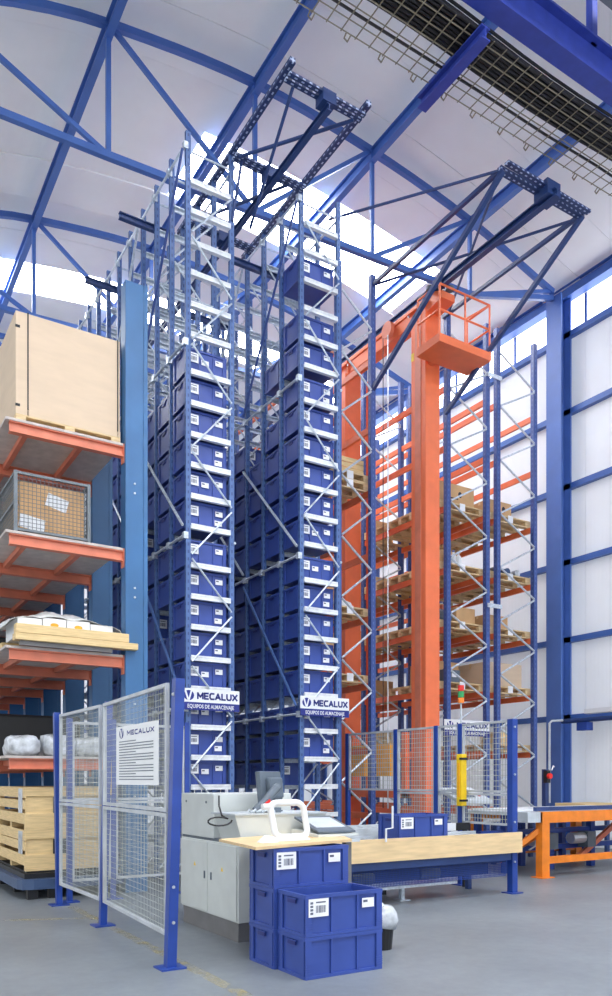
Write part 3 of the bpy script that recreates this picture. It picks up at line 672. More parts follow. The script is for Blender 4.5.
hd = part('head', MB().prism([(10.2, 9.78), (10.62, 9.72), (10.62, 9.98), (10.4, 9.98), (10.2, 9.9)], 9.12, 9.42, 'orange', 'X'), cr)
for y in (10.24, 10.42):
    for x in (9.02, 9.34): part('guide_wheel', MB().tube([(x + (0.03 if x < 9.1 else 0), y, 9.98), (x + (0.03 if x < 9.1 else 0), y, 10.04)], 0.075, 'darkgrey', 14), cr)
part('sheave', MB().tube([(9.0, 11.6, 9.86), (9.08, 11.6, 9.86)], 0.15, 'orangebeam', 18), cr)
part('rope', MB().tube([(9.04, 11.75, 9.86), (9.04, 11.75, 0.9)], 0.008, 'black', 5), cr)
part('rope', MB().tube([(8.96, 11.5, 9.7), (8.96, 11.5, 0.9)], 0.012, 'rollers', 5), cr)
part('warning_label', MB().box(9.094, 9.1, 10.92, 10.99, 9.0, 9.14, 'yellow'), m1)
part('base_beam', MB().box(9.06, 9.46, 9.9, 14.0, 0.08, 0.3, 'orange'), cr)
for y in (10.1, 13.8): part('wheel', MB().tube([(9.2, y, 0.14), (9.32, y, 0.14)], 0.14, 'darkgrey', 16), cr)
part('lift_carriage', MB().box(9.0, 9.5, 11.05, 12.8, 1.1, 1.24, 'orange').box(9.0, 9.1, 11.05, 11.15, 1.1, 2.3, 'orange').box(9.0, 9.1, 12.7, 12.8, 1.1, 2.3, 'orange'), cr)
for y in (11.3, 12.1): part('control_cabinet', MB().box(8.86, 9.0, y, y + 0.42, 1.5, 2.1, 'amber'), cr, label='amber yellow control cabinet')
# maintenance platform
px0, px1, py0, py1, pz = 8.82, 10.02, 9.92, 10.52, 8.8
pf = part('platform', MB().box(px0, px1, py0, py1, pz, pz + 0.14, 'orange'), cr)
part('platform_bracket', MB().bar((9.2, py1, pz + 0.05), (9.2, 10.62, pz + 0.05), 0.1, 0.1, 'orange'), pf)
def rail(a, b): part('guard_rail', MB().tube([a, b], 0.018, 'orange', 6), pf)
for z in (pz + 0.55, pz + 0.98):
    rail((px0 + .02, py0 + .02, z), (px1 - .02, py0 + .02, z)); rail((px1 - .02, py0 + .02, z), (px1 - .02, py1 - .02, z)); rail((px0 + .02, py0 + .02, z), (px0 + .02, py1 - .02, z))
for x, y in ((px0 + .02, py0 + .02), ((px0 + px1) / 2, py0 + .02), (px1 - .02, py0 + .02), (px1 - .02, py1 - .02), (px0 + .02, py1 - .02)): rail((x, y, pz + .14), (x, y, pz + .98))
rail(((px0 + px1) / 2, py0 + .02, pz + 0.55), (px1 - .02, py0 + .02, pz + 0.98))
# ================================================================== CANTILEVER SHELVING
CY, CS, CX0, CX1 = 9.7, 1.42, 3.29, 3.55
CLV = [1.72, 3.02, 4.38, 5.71]; AX0 = 1.9
cant = thing('cantilever_rack', (CX0, CY, 0), 'blue cantilever rack with orange arms and grey decking', 'rack')
NB = 7
ARM = MB().box(AX0 - CX0, 0, -0.045, 0.045, -0.16, -0.145, 'orangebeam').box(AX0 - CX0, 0, -0.045, 0.045, -0.045, -0.03, 'orangebeam').box(AX0 - CX0, 0, -0.012, 0.012, -0.15, -0.04, 'orangebeam').box(-0.012, 0, -0.05, 0.05, -0.24, 0.0, 'orangebeam').mesh('arm')
DECK = MB().box(AX0 - 0.05 - CX0, -0.02, -CS / 2 + 0.005, CS / 2 - 0.005, -0.03, 0, 'deck').mesh('deck_panel')
STR = MB().box(-0.03, 0.03, 0.05, CS - 0.05, -0.1, -0.032, 'orangebeam').mesh('stringer')
COLM = MB().box(0, 0.26, -0.09, -0.07, 0, 7.78, 'cantblue').box(0, 0.26, 0.07, 0.09, 0, 7.78, 'cantblue').box(0, 0.02, -0.09, 0.09, 0, 7.78, 'cantblue').box(0.24, 0.29, -0.1, 0.1, 0, 7.78, 'cantblue').mesh('column')
BASEL = MB().box(AX0 - CX0, 0, -0.06, 0.06, 0.0, 0.12, 'cantblue').mesh('base_leg')
BOLT = MB().tube([(0, -0.012, 0), (0, 0, 0)], 0.014, 'rollers', 8).mesh('bolt')
for i in range(NB):
    c = link('column', COLM, cant, (0, i * CS, 0))
    for z in CLV:
        link('arm', ARM, cant, (0, i * CS, z))
        if i == 0:
            for dz in (-0.5, -0.62): link('bolt', BOLT, c, (0.12, -0.09, z + dz))
        if i < NB - 1:
            for dx in (AX0 - CX0 + 0.22, -0.5): link('stringer', STR, cant, (dx, i * CS, z))
        link('deck_panel', DECK, cant, (0, i * CS + CS / 2 - 0.06, z))
    if i > 1: link('base_leg', BASEL, cant, (0, i * CS, 0))
# goods on it
bx0, bx1, by0, by1 = 1.98, 3.26, 9.72, 10.9
t = thing('wooden_pallet', (2.62, 10.3, 5.712), 'pale wooden pallet under the huge carton on the top shelf', 'pallet')
z = 5.712
for i in range(7): yy = by0 + i * (by1 - by0 - 0.1) / 6; part('deck_board', MB().box(bx0, bx1, yy, yy + 0.1, z + 0.075, z + 0.095, 'palwood'), t)
for i in range(3):
    xx = bx0 + i * (bx1 - bx0 - 0.12) / 2
    for yy in (by0, 10.25, by1 - 0.1): part('block', MB().box(xx, xx + 0.12, yy, yy + 0.1, z + 0.016, z + 0.075, 'palwood'), t)
for yy in (by0, 10.25, by1 - 0.1): part('bottom_board', MB().box(bx0, bx1, yy, yy + 0.1, z, z + 0.016, 'palwood'), t)
zb = z + 0.097
t = thing('cardboard_box', (2.62, 10.3, zb), 'huge strapped beige carton on the top cantilever shelf', 'box')
part('body', MB().box(bx0, bx1, by0 + 0.01, by1, zb, 7.04, 'card'), t, bevel=0.01)
part('strap', MB().box(bx0 + 0.135, bx0 + 0.15, by0 + 0.004, by1 + 0.004, zb - 0.01, 7.046, 'black'), t); part('strap', MB().box(bx1 - 0.04, bx1 - 0.026, by0 + 0.004, by1 + 0.004, zb - 0.01, 7.046, 'black'), t)
for zz in (6.0 - 0.1, 6.84): part('staple', MB().box(bx0 - 0.004, bx0 + 0.05, by0 + 0.004, by0 + 0.01, zz, zz + 0.03, 'black'), t)
part('edge_strip', MB().box(bx0 - 0.005, bx0 + 0.11, by0 + 0.005, by0 + 0.01, zb, 7.04, 'cardB') if False else MB().box(bx0, bx1, by0 + 0.004, by0 + 0.01, zb, zb + 0.07, 'card'), t)
def wire_panel(mb, o, e, L, H, px, pz, r, m, z0=0):
    # grid of crossing wires in the vertical plane through o along unit e
    o = Vector(o); e = Vector(e); nx = max(1, round(L / px)); nz = max(1, round(H / pz))
    nrm = Vector((-e.y, e.x, 0))
    def wr(p, q):
        d = (q - p).normalized(); a = d.cross(nrm).normalized() * r; c = nrm * r
        vs = [p + a, p - a * .5 + c, p - a * .5 - c, q + a, q - a * .5 + c, q - a * .5 - c]
        mb.add(vs, [(0, 1, 4, 3), (1, 2, 5, 4), (2, 0, 3, 5)], m)
    for i in range(nx + 1): p = o + e * (L * i / nx); wr(p, p + Vector((0, 0, H)))
    for k in range(nz + 1): p = o + Vector((0, 0, H * k / nz)); wr(p, p + e * L)
    return mb
t = thing('mesh_cage', (2.43, 10.2, 4.385), 'grey wire mesh cage container on the cantilever shelf', 'cage')
z = 4.385; cx0, cx1_, cy0, cy1, ch = 1.99, 2.87, 9.78, 10.85, 0.76
for x in (cx0, cx1_):
    for y in (cy0, cy1): part('corner_post', MB().box(x - 0.02, x + 0.02, y - 0.02, y + 0.02, z, z + ch, 'cagewire'), t)
for zz in (z + 0.06, z + ch - 0.02):
    part('frame_rail', MB().box(cx0, cx1_, cy0 - 0.015, cy0 + 0.015, zz - 0.015, zz + 0.015, 'cagewire').box(cx0, cx1_, cy1 - 0.015, cy1 + 0.015, zz - 0.015, zz + 0.015, 'cagewire').box(cx0 - 0.015, cx0 + 0.015, cy0, cy1, zz - 0.015, zz + 0.015, 'cagewire').box(cx1_ - 0.015, cx1_ + 0.015, cy0, cy1, zz - 0.015, zz + 0.015, 'cagewire'), t)
part('frame_rail', MB().box(cx0 - 0.015, cx0 + 0.015, cy0, cy1, z + 0.38, z + 0.41, 'cagewire'), t)
for o, e, L in (((cx0, cy0, z + 0.06), (1, 0, 0), cx1_ - cx0), ((cx0, cy1, z + 0.06), (1, 0, 0), cx1_ - cx0), ((cx0, cy0, z + 0.06), (0, 1, 0), cy1 - cy0), ((cx1_, cy0, z + 0.06), (0, 1, 0), cy1 - cy0)):
    part('wire_mesh', wire_panel(MB(), o, e, L, ch - 0.08, 0.05, 0.05, 0.004, 'cagewire'), t)
part('floor_tray', MB().box(cx0, cx1_, cy0, cy1, z, z + 0.02, 'cagewire'), t)
t = thing('cardboard_box', (2.43, 10.3, z + 0.022), 'brown carton with white labels standing inside the mesh cage', 'box')
part('body', MB().box(cx0 + 0.05, cx1_ - 0.05, cy0 + 0.04, cy1 - 0.06, z + 0.022, z + 0.66, 'cardB'), t)
def quad(mb, cx, cz, w, h, a, y, m):
    c, s = math.cos(a), math.sin(a); return mb.prism([(cx + c * i * w / 2 - s * j * h / 2, cz + s * i * w / 2 + c * j * h / 2) for i, j in ((-1, -1), (1, -1), (1, 1), (-1, 1))], y - 0.003, y, m)
part('label', quad(MB(), cx0 + 0.50, z + 0.47, 0.26, 0.16, -0.25, cy0 + 0.04, 'label'), t); part('label', quad(MB(), cx0 + 0.2, z + 0.17, 0.3, 0.16, -0.15, cy0 + 0.04, 'label'), t)
# timber with wrapped stack
z = 3.02
for j, (x0, x1, y0, y1, z0, z1, lb) in enumerate(((1.93, 3.42, 9.5, 9.66, 3.075, 3.155, 'long pale timber sticking out past the blue column'), (1.94, 3.30, 9.5, 9.64, 3.157, 3.265, 'rough thick timber lying on the long pale one'), (1.93, 3.2, 10.3, 10.5, 3.075, 3.155, 'pale timber at the back under the wrapped cartons'))):
    single('timber_beam', MB().box(x0, x1, y0, y1, z0, z1, 'wood'), lb, 'timber', bevel=0.006)
for j, (y0, lb) in enumerate(((9.55, 'dark batten under the front end of the timbers'), (10.35, 'dark batten under the back timber'))):
    single('batten', MB().box(2.0, 3.1, y0, y0 + 0.08, z + 0.001, 3.074, 'plinth'), lb, 'batten')
for i in range(4):
    x = 2.13 + i * 0.29
    t = thing('white_carton', (x, 9.95, 3.16), 'white carton under the clear film on the timbers', 'box', 'white cartons under the film')
    part('body', MB().box(x - 0.14, x + 0.14, 9.665, 10.35, 3.157, 3.37 + (0.02 if i in (1, 2) else 0), 'white'), t)
    if i in (1, 2): part('printed_mark', MB().prism([(x + 0.05 * math.cos(k), 3.31 + 0.025 * math.sin(k)) for k in [q * math.pi / 6 for q in range(12)]], 9.661, 9.665, 'amber'), t)
def sheet(x0, x1, y0, y1, base, hgt, m, nx=22, ny=12, seed=1, edge=0.0):
    r = random.Random(seed); mb = MB(); vs = []; ph = [r.uniform(0, 6) for _ in range(6)]
    for j in range(ny + 1):
        for i in range(nx + 1):
            a, b = i / nx, j / ny
            h = (math.sin(math.pi * a) ** 0.4) * (math.sin(math.pi * (0.12 + 0.76 * b)) ** 0.5)
            wv = 0.12 * math.sin(9 * a + ph[0]) * math.cos(7 * b + ph[1]) + 0.08 * math.sin(23 * a + ph[2] + 5 * b) + r.uniform(-.03, .03)
            vs.append((x0 + (x1 - x0) * a + r.uniform(-.006, .006), y0 + (y1 - y0) * b, base + hgt * max(0, h * (0.88 + wv)) + edge * (h > .3)))
    fs = [(j * (nx + 1) + i, j * (nx + 1) + i + 1, (j + 1) * (nx + 1) + i + 1, (j + 1) * (nx + 1) + i) for j in range(ny) for i in range(nx)]
    return mb.add(vs, fs, m)
o = single('plastic_film', sheet(1.86, 3.27, 9.655, 10.5, 3.27, 0.26, 'plastic', 36, 16, 5), 'crinkled clear film draped over the white cartons on the timbers', 'film', smooth=True)
sm = o.modifiers.new('thick', 'SOLIDIFY'); sm.thickness = 0.004
for i, (x, w) in enumerate(((2.1, 0.4), (2.51, 0.38), (2.93, 0.42))):
    mb = MB(); r = random.Random(40 + i); nu, nv = 22, 12; ph = [r.uniform(0, 6) for _ in range(4)]; vs = []
    for q in range(nv + 1):
        el = -math.pi / 2 + math.pi * q / nv
        for p in range(nu):
            az = 2 * math.pi * p / nu
            k = 1 + 0.1 * math.sin(3 * az + ph[0] + 2 * el) + 0.08 * math.sin(7 * az + ph[1]) * math.cos(3 * el + ph[2]) + r.uniform(-.05, .05)
            sg_ = lambda v: math.copysign(abs(v) ** 0.6, v)
            vs.append((x + min(0.5, k * 0.46 * abs(sg_(math.cos(az)) * sg_(math.cos(el)))) * math.copysign(w, math.cos(az)), 10.05 + 0.34 * k * sg_(math.sin(az)) * sg_(math.cos(el)), max(1.7225, 1.84 + (0.13 + 0.02 * (i % 2)) * k * sg_(math.sin(el)))))
    fs = [(q * nu + p, q * nu + (p + 1) % nu, (q + 1) * nu + (p + 1) % nu, (q + 1) * nu + p) for q in range(nv) for p in range(nu)]
    single('wrapped_bundle', mb.add(vs, fs, 'plasticgrey'), ['bulky grey film-wrapped bundle at the free end of the lowest shelf', 'plumper grey film-wrapped bundle between two others on the lowest shelf', 'grey film-wrapped bundle close to the column on the lowest shelf'][i], 'bundle', smooth=True)
# deeper shelves: dark blocks added to stand in for the shade there
for i in range(1, 6):
    for k, z in enumerate(CLV[:3] if i > 1 else CLV[:1]):
        y = CY + i * CS + 0.65; sel = (i + k) % 2
        single('shade_block', MB().box(2.0, 3.2, y - 0.5, y + 0.5, z + 0.002, z + 0.5 + 0.12 * sel, 'black' if sel else 'navy'), ('black' if sel else 'navy') + ' block added as shade on the %s shelf, %s column in, cantilever rack' % (('lowest', 'second', 'third')[k], ['', 'second', 'third', 'fourth', 'fifth', 'sixth'][i]), 'shade block', 'shade blocks deep in the cantilever rack', bevel=0.04)
# crates on a low trolley
def slat_crate(x0, x1, y0, y1, z, h, label, hatch):
    t = thing('wooden_crate', ((x0 + x1) / 2, (y0 + y1) / 2, z), label, 'crate', 'crates on the trolley')
    for yy in (y0, (y0 + y1) / 2 - 0.04, y1 - 0.08): part('runner', MB().box(x0 + 0.01, x1 - 0.01, yy, yy + 0.08, z, z + 0.07, 'wood'), t)
    part('base', MB().box(x0, x1, y0, y1, z + 0.07, z + 0.09, 'wood'), t)
    for k, (a, b) in enumerate(((0.09, 0.2), (0.25, 0.36), (h - 0.13, h))):
        part('slat', MB().box(x0, x0 + 0.02, y0, y1, z + a, z + b, 'wood'), t); part('slat', MB().box(x1 - 0.02, x1, y0, y1, z + a, z + b, 'wood'), t); part('slat', MB().box(x0 + 0.02, x1 - 0.02, y1 - 0.02, y1, z + a, z + b, 'wood'), t)
    for k, (a, b) in enumerate(((0.09, 0.2), (h - 0.11, h))): part('slat', MB().box(x0 + 0.02, x1 - 0.02, y0, y0 + 0.02, z + a, z + b, 'wood'), t)
    part('panel', MB().box(x0 + 0.02, x1 - 0.02, y0 + 0.02, y0 + 0.03, z + 0.09, z + h - 0.02, 'wood'), t)
    part('hatch', MB().box(x0 + 0.34, x0 + 0.5, y0 + 0.004, y0 + 0.02, z + 0.17, z + h - 0.12, hatch), t)
    for x in (x0 + 0.02, x1 - 0.08):
        for y in (y0 + 0.03, y1 - 0.08): part('corner_post', MB().box(x, x + 0.06, y, y + 0.05, z + 0.09, z + h, 'wood'), t)
    part('paper_label', MB().box(x0 - 0.004, x0, y0 + 0.12, y0 + 0.34, z + 0.2, z + h - 0.02, 'plasticgrey'), t)
    return t
kx0, kx1, ky0, ky1 = 2.10, 3.26, 9.80, 11.5
slat_crate(kx0, kx1, ky0, ky1, 0.322, 0.5, 'lower pale wooden crate resting on the blue trolley', 'black')
slat_crate(kx0, kx1, ky0, ky1, 0.824, 0.52, 'upper pale wooden crate stacked under the lowest shelf', 'plinth')
t = thing('trolley', (2.7, 10.2, 0), 'low blue steel trolley carrying two wooden crates', 'trolley')
tx0, tx1, ty0, ty1 = 2.0, 3.27, 9.6, 11.6
part('frame', MB().prism([(tx0, ty1), (tx0, ty0 + 0.16), (tx0 + 0.04, ty0 + 0.05), (tx0 + 0.16, ty0), (tx1, ty0), (tx1, ty1)], 0.12, 0.24, 'trolley', 'Z'), t)
part('deck', MB().box(2.08, 3.25, 9.72, 11.55, 0.24, 0.3, 'black').box(2.12, 3.22, 9.8, 11.48, 0.3, 0.32, 'black'), t)
for x in (2.1, 2.35, 3.1):
    for y in (9.64, 10.4, 11.3): part('foot', MB().box(x, x + 0.12, y, y + 0.1, 0, 0.12, 'black'), t)
# ================================================================== LEFT FENCE
FXP = 2.30
def lean_pt(base, top): return base, top
def post(p, q, t, w=0.065, foot=True):
    p = Vector(p); q = Vector(q)
    o = part('post', MB().bar(p, q, w, w, 'postblue', (0, 1, 0)), t)
    if foot: part('foot_plate', MB().box(p.x - 0.1, p.x + 0.1, p.y - 0.09, p.y + 0.09, 0, 0.012, 'postblue'), o)
    return o
def panel(a, b, z0, z1, t, wire=0.04, r=0.0019):
    # framed mesh between ground points a and b; lean = horizontal offset per metre of height
    a = Vector(a + (0,)); b = Vector(b + (0,)); e = (b - a).normalized(); L = (b - a).length
    fr = MB(); k = 0.03
    A = lambda s, z: a + e * s + Vector((0, 0, z))
    fr.bar(A(0, z0), A(0, z1), k, k, 'frame', (0, 1, 0)).bar(A(L, z0), A(L, z1), k, k, 'frame', (0, 1, 0)).bar(A(-k / 2, z0), A(L + k / 2, z0), k, k, 'frame').bar(A(-k / 2, z1), A(L + k / 2, z1), k, k, 'frame')
    wm_ = wire_panel(MB(), A(0, z0), e, L, z1 - z0, wire, wire * 1.25, r, 'wire')
    return part('panel_frame', fr, t), part('mesh_infill', wm_, t)
F1, F2, F3 = at(170, 968, Z=0), at(102.7, 925.5, Z=0), at(59, 905, Z=0)
fen = thing('mesh_fence', (2.3, 7.3, 0), 'blue-posted mesh fence with a white notice hanging on it', 'fence')
for p, ln in ((F1, 0.065), (F2, 0.06), (F3, -0.03)):
    post((p.x, p.y, 0), (p.x + ln * 0.85, p.y - ln * 0.5, 2.2), fen, 0.075 if p is F1 else 0.065)
mb = MB()
for z in (0.35, 0.62, 1.03, 1.22, 2.08): mb.tube([(F1.x + 0.01, F1.y - 0.05, z), (F1.x + 0.01, F1.y - 0.03, z)], 0.013, 'rollers', 8)
part('bolts', mb, fen)
for a, b in ((F1, F2), (F2, F3)):
    e = (b - a).normalized(); p = a + e * 0.07; q = b - e * 0.07
    panel((p.x, p.y), (q.x, q.y), 1.2, 2.16, fen); panel((p.x, p.y), (q.x, q.y), 0.25, 1.16, fen)
# notice on the near panel
q0, q1 = at(116.5, 750, X=FXP - 0.045), at(158.5, 750, X=FXP - 0.045); zt, zb_ = at(137, 724, X=FXP - 0.045).z, at(137, 785, X=FXP - 0.045).z
t = thing('notice_sheet', (FXP - 0.045, q0.y, zb_), 'white paper notice with company heading hung on the mesh', 'notice')
part('sheet', MB().box(FXP - 0.047, FXP - 0.043, q1.y, q0.y, zb_, zt, 'white'), t)
W_ = q0.y - q1.y; H_ = zt - zb_
RM = (math.pi / 2, 0, -math.pi / 2)
part('lettering', block_text('MECALUX', 0, zt - H_ * 0.165, W_ * 0.62, H_ * 0.085, lambda a_, b_, s_: (FXP - 0.0475 - 0.001 * s_, q0.y - W_ * 0.29 - a_, b_), MB(), 'signblue', 0.24), t)
mb = MB()
xx = FXP - 0.048
for k in range(15):
    z = zt - H_ * (0.27 + 0.046 * k); ln = W_ * (0.82 if k % 4 else 0.42); mb.box(xx - 0.001, xx, q0.y - W_ * 0.08 - ln, q0.y - W_ * 0.08, z, z + 0.008, 'darkgrey')
part('printed_lines', mb, t)
mb = MB(); cy_, cz_ = q0.y - W_ * 0.14, zt - H_ * 0.12
mb.prism([(cy_ + 0.055 * math.cos(a), cz_ + 0.045 * math.sin(a)) for a in [i * math.pi / 7 for i in range(14)]], xx - 0.001, xx, 'signblue', 'X')
mb.prism([(cy_ + 0.04, cz_ + 0.035), (cy_ + 0.015, cz_ + 0.035), (cy_, cz_ - 0.015), (cy_ - 0.02, cz_ + 0.035), (cy_ - 0.04, cz_ + 0.035), (cy_ - 0.008, cz_ - 0.04), (cy_ + 0.012, cz_ - 0.04)], xx - 0.002, xx - 0.001, 'white', 'X')
part('logo', mb, t)
# return fence behind it, closing the gap to the rack
fen2 = thing('mesh_fence', (3.0, 9.2, 0), 'blue-posted mesh fence in front of the wooden crates', 'fence')
FY2 = 9.22
for x in (2.48, 3.0, 3.95): post((x, FY2, 0), (x, FY2, 2.16), fen2, 0.06)
for a, b in ((2.52, 2.96), (3.04, 3.91)):
    panel((a, FY2), (b, FY2), 1.2, 2.1, fen2, 0.04); panel((a, FY2), (b, FY2), 0.25, 1.16, fen2, 0.04)
part('warning_strip', MB().box(2.93, 2.968, FY2 - 0.045, FY2 - 0.034, 1.25, 1.78, 'yellow'), fen2)
part('latch', MB().box(2.88, 2.97, FY2 - 0.04, FY2 - 0.02, 1.22, 1.27, 'darkgrey').box(2.88, 2.97, FY2 - 0.04, FY2 - 0.02, 1.55, 1.6, 'darkgrey'), fen2)
# ================================================================== WORKSTATION
CXl = 3.11
cab = thing('control_cabinet', (3.4, 6.7, 0), 'light grey steel control cabinet behind the tote stacks', 'cabinet')
part('plinth', MB().box(CXl + 0.01, 3.75, 6.13, 7.35, 0, 0.17, 'plinth'), cab)
part('body', MB().box(CXl, 3.78, 6.11, 7.38, 0.17, 0.86, 'cab'), cab, bevel=0.006)
for y0, y1 in ((6.13, 6.72), (6.735, 7.36)):
    d = part('door', MB().box(CXl - 0.014, CXl, y0, y1, 0.19, 0.84, 'cab'), cab)
    part('lock', MB().box(CXl - 0.022, CXl - 0.014, y0 + (0.04 if y0 > 6.5 else 0.5), y0 + (0.06 if y0 > 6.5 else 0.52), 0.5, 0.57, 'darkgrey'), d)
    yy = y0 + 0.28; part('warning_label', MB().prism([(yy - 0.022, 0.6), (yy + 0.022, 0.6), (yy, 0.64)], CXl - 0.016, CXl - 0.014, 'yellow', 'X'), d)
up = part('upper_housing', MB().box(CXl, 3.95, 6.62, 7.38, 0.885, 1.3, 'cab'), cab, bevel=0.006)
part('seam', MB().box(CXl + 0.01, 3.77, 6.12, 7.37, 0.855, 0.89, 'darkgrey'), cab)
for y in (6.78, 7.25): part('screw', MB().tube([(CXl - 0.006, y, 1.22), (CXl, y, 1.22)], 0.012, 'darkgrey', 8), up)
part('desk', MB().prism([(CXl + 0.02, 0.89), (CXl - 0.05, 1.12), (CXl + 0.9, 1.12), (CXl + 0.8, 0.89)], 6.08, 6.5, 'cab'), cab)
part('desk_top', MB().box(CXl - 0.06, CXl + 0.9, 6.06, 6.55, 1.12, 1.135, 'lightgrey'), cab)
t = thing('monitor', (3.58, 6.4, 1.136), 'dark grey flat monitor turned away on the console desk', 'monitor')
mx, my = 3.58, 6.4
part('stand', MB().box(mx - 0.1, mx + 0.1, my - 0.08, my + 0.1, 1.136, 1.15, 'darkgrey').bar((mx, my + 0.03, 1.15), (mx, my, 1.3), 0.05, 0.04, 'darkgrey'), t)
def rotbox(mb, c, sx, sy, sz, rz, rx, m):
    R = Matrix.Rotation(rz, 3, 'Z') @ Matrix.Rotation(rx, 3, 'X'); c = Vector(c)
    vs = [c + R @ Vector((i * sx / 2, j * sy / 2, k * sz / 2)) for i in (-1, 1) for j in (-1, 1) for k in (-1, 1)]
    return mb.add(vs, [(0, 1, 3, 2), (4, 6, 7, 5), (0, 4, 5, 1), (2, 3, 7, 6), (0, 2, 6, 4), (1, 5, 7, 3)], m)
part('casing', rotbox(MB(), (mx, my, 1.36), 0.3, 0.06, 0.3, 0.35, -0.12, 'darkgrey'), t, bevel=0.008)
R = Matrix.Rotation(0.35, 3, 'Z') @ Matrix.Rotation(-0.12, 3, 'X')
part('back_bulge', rotbox(MB(), Vector((mx, my, 1.36)) + R @ Vector((0.02, -0.05, -0.01)), 0.2, 0.06, 0.2, 0.35, -0.12, 'darkgrey'), t, bevel=0.02)
part('screen', rotbox(MB(), Vector((mx, my, 1.36)) + R @ Vector((0, 0.031, 0)), 0.27, 0.004, 0.24, 0.35, -0.12, 'screen'), t)
t = thing('barcode_scanner', (3.35, 6.2, 1.136), 'grey handheld scanner with a red window in its stand', 'scanner')
part('cradle', MB().box(3.42, 3.56, 6.14, 6.26, 1.136, 1.18, 'darkgrey'), t)
part('body', MB().tube([(3.3, 6.16, 1.16), (3.42, 6.18, 1.24), (3.55, 6.22, 1.35), (3.58, 6.23, 1.37)], [0.03, 0.036, 0.045, 0.04], 'darkgrey', 10), t)
part('window', MB().bar((3.37, 6.135, 1.185), (3.45, 6.145, 1.24), 0.02, 0.04, 'red'), t)
pts = [at(208 + 24 * (0.5 + 0.5 * math.cos(k * 0.42)), 820 + 5 * math.sin(k * 0.42) + k * 0.2, Y=6.05) for k in range(14)] + [at(222, 816, Y=6.06), at(219, 806, Y=6.5), at(219, 796, Y=6.62)]
single('cord', MB().tube(pts, 0.008, 'black', 6), 'black cord looped over the edge of the console desk', 'cord')
t = thing('curled_cord', (3.2, 6.1, 1.15), 'pale curled plug lying on the edge of the console desk', 'cord')
part('coil', MB().tube([(3.22 + 0.02 * i, 6.12 + 0.01 * math.sin(i * 2), 1.155 + 0.012 * math.cos(i * 2.2)) for i in range(14)], 0.012, 'lightgrey', 6), t)
# tote stacks in front
TX, TYf, TYb = 2.93 + 0.345, 4.71 + 0.2, 5.115 + 0.2
for k in range(2): tote(TX, TYf, 0.001 + k * 0.304, near_tote, 0.69, 0.395, 0.302, ['lower blue tote of the two-high stack on the floor', 'open blue tote on top of the two-high stack'][k], 'totes stacked at the workstation', 'ab' if k else '')
for k in range(3): tote(TX - 0.03, TYb, 0.001 + k * 0.304, near_tote, 0.69, 0.395, 0.302, ['bottom blue tote of the three-high stack under the plywood board', 'middle blue tote of the three-high stack under the plywood board', 'topmost blue tote of the three-high stack, with the board on it'][k], 'totes stacked at the workstation', 'ab' if k == 2 else '')
zb = 0.917
brd = [at(219, 841.5, Z=zb), at(256, 850, Z=zb), at(352, 841.5, Z=zb), at(330, 833, Z=zb)]
single('plywood_board', MB().prism([(p.x, p.y) for p in brd], zb - 0.001, zb + 0.021, 'plywood', 'Z'), 'pale plywood board lying as a table top on the tote stack', 'board')
# white tape frame
zt_ = zb + 0.023
t = thing('packing_frame', (3.2, 5.5, zt_), 'white rounded plastic frame leaning on the plywood board', 'frame')
o_ = at(292, 842, Y=5.42); ux = Vector((1, 0.0, 0)); uz = Vector((-0.14, 0.1, 1)).normalized()
base = Vector((o_.x, 5.42, zt_ + 0.03))
pts = []
Wd, Hd, rc = 0.31, 0.28, 0.06
for (cx, cz, a0) in ((Wd / 2 - rc, rc, -90), (Wd / 2 - rc, Hd - rc, 0), (-Wd / 2 + rc, Hd - rc, 90), (-Wd / 2 + rc, rc, 180)):
    for k in range(5):
        a = math.radians(a0 + k * 22.5); pts.append(base + ux * (cx + rc * math.cos(a)) + uz * (cz + rc * math.sin(a)))
part('ring', MB().tube(pts, 0.027, 'white', 10, True), t, True)
part('nozzle', MB().tube([base + ux * (-Wd / 2) + uz * (Hd * 0.9), base + ux * (-Wd / 2 - 0.07) + uz * (Hd * 0.9)], 0.025, 'white', 10), t)
part('foot', MB().box(base.x - 0.17, base.x + 0.15, 5.38, 5.5, zt_, zt_ + 0.02, 'white'), t)
single('crumpled_paper', MB().prism([(at(261, 841, Y=5.35).x, zt_), (at(275, 841, Y=5.35).x, zt_), (at(276, 837, Y=5.35).x, zt_ + 0.03), (at(269, 833, Y=5.35).x, zt_ + 0.055)], 5.3, 5.42, 'white'), 'small white crumple of paper on the plywood board', 'paper')
t = thing('label_terminal', (3.75, 5.9, 0.93), 'sloping grey terminal with beige base beside the white frame', 'terminal')
p0, p1 = at(309, 836, Y=5.75), at(349, 836, Y=5.75)
part('base', MB().prism([(5.6, zt_), (6.05, zt_), (6.05, zt_ + 0.05), (5.6, zt_ + 0.02)], p0.x, p1.x, 'cab', 'X'), t)
part('keypad', MB().prism([(5.62, zt_ + 0.03), (6.03, zt_ + 0.14), (6.03, zt_ + 0.16), (5.62, zt_ + 0.045)], p0.x + 0.02, p1.x - 0.02, 'darkgrey', 'X'), t)
part('display', MB().prism([(5.72, zt_ + 0.07), (5.98, zt_ + 0.141), (5.98, zt_ + 0.15), (5.72, zt_ + 0.078)], p0.x + 0.06, p1.x - 0.06, 'lightgrey', 'X'), t)
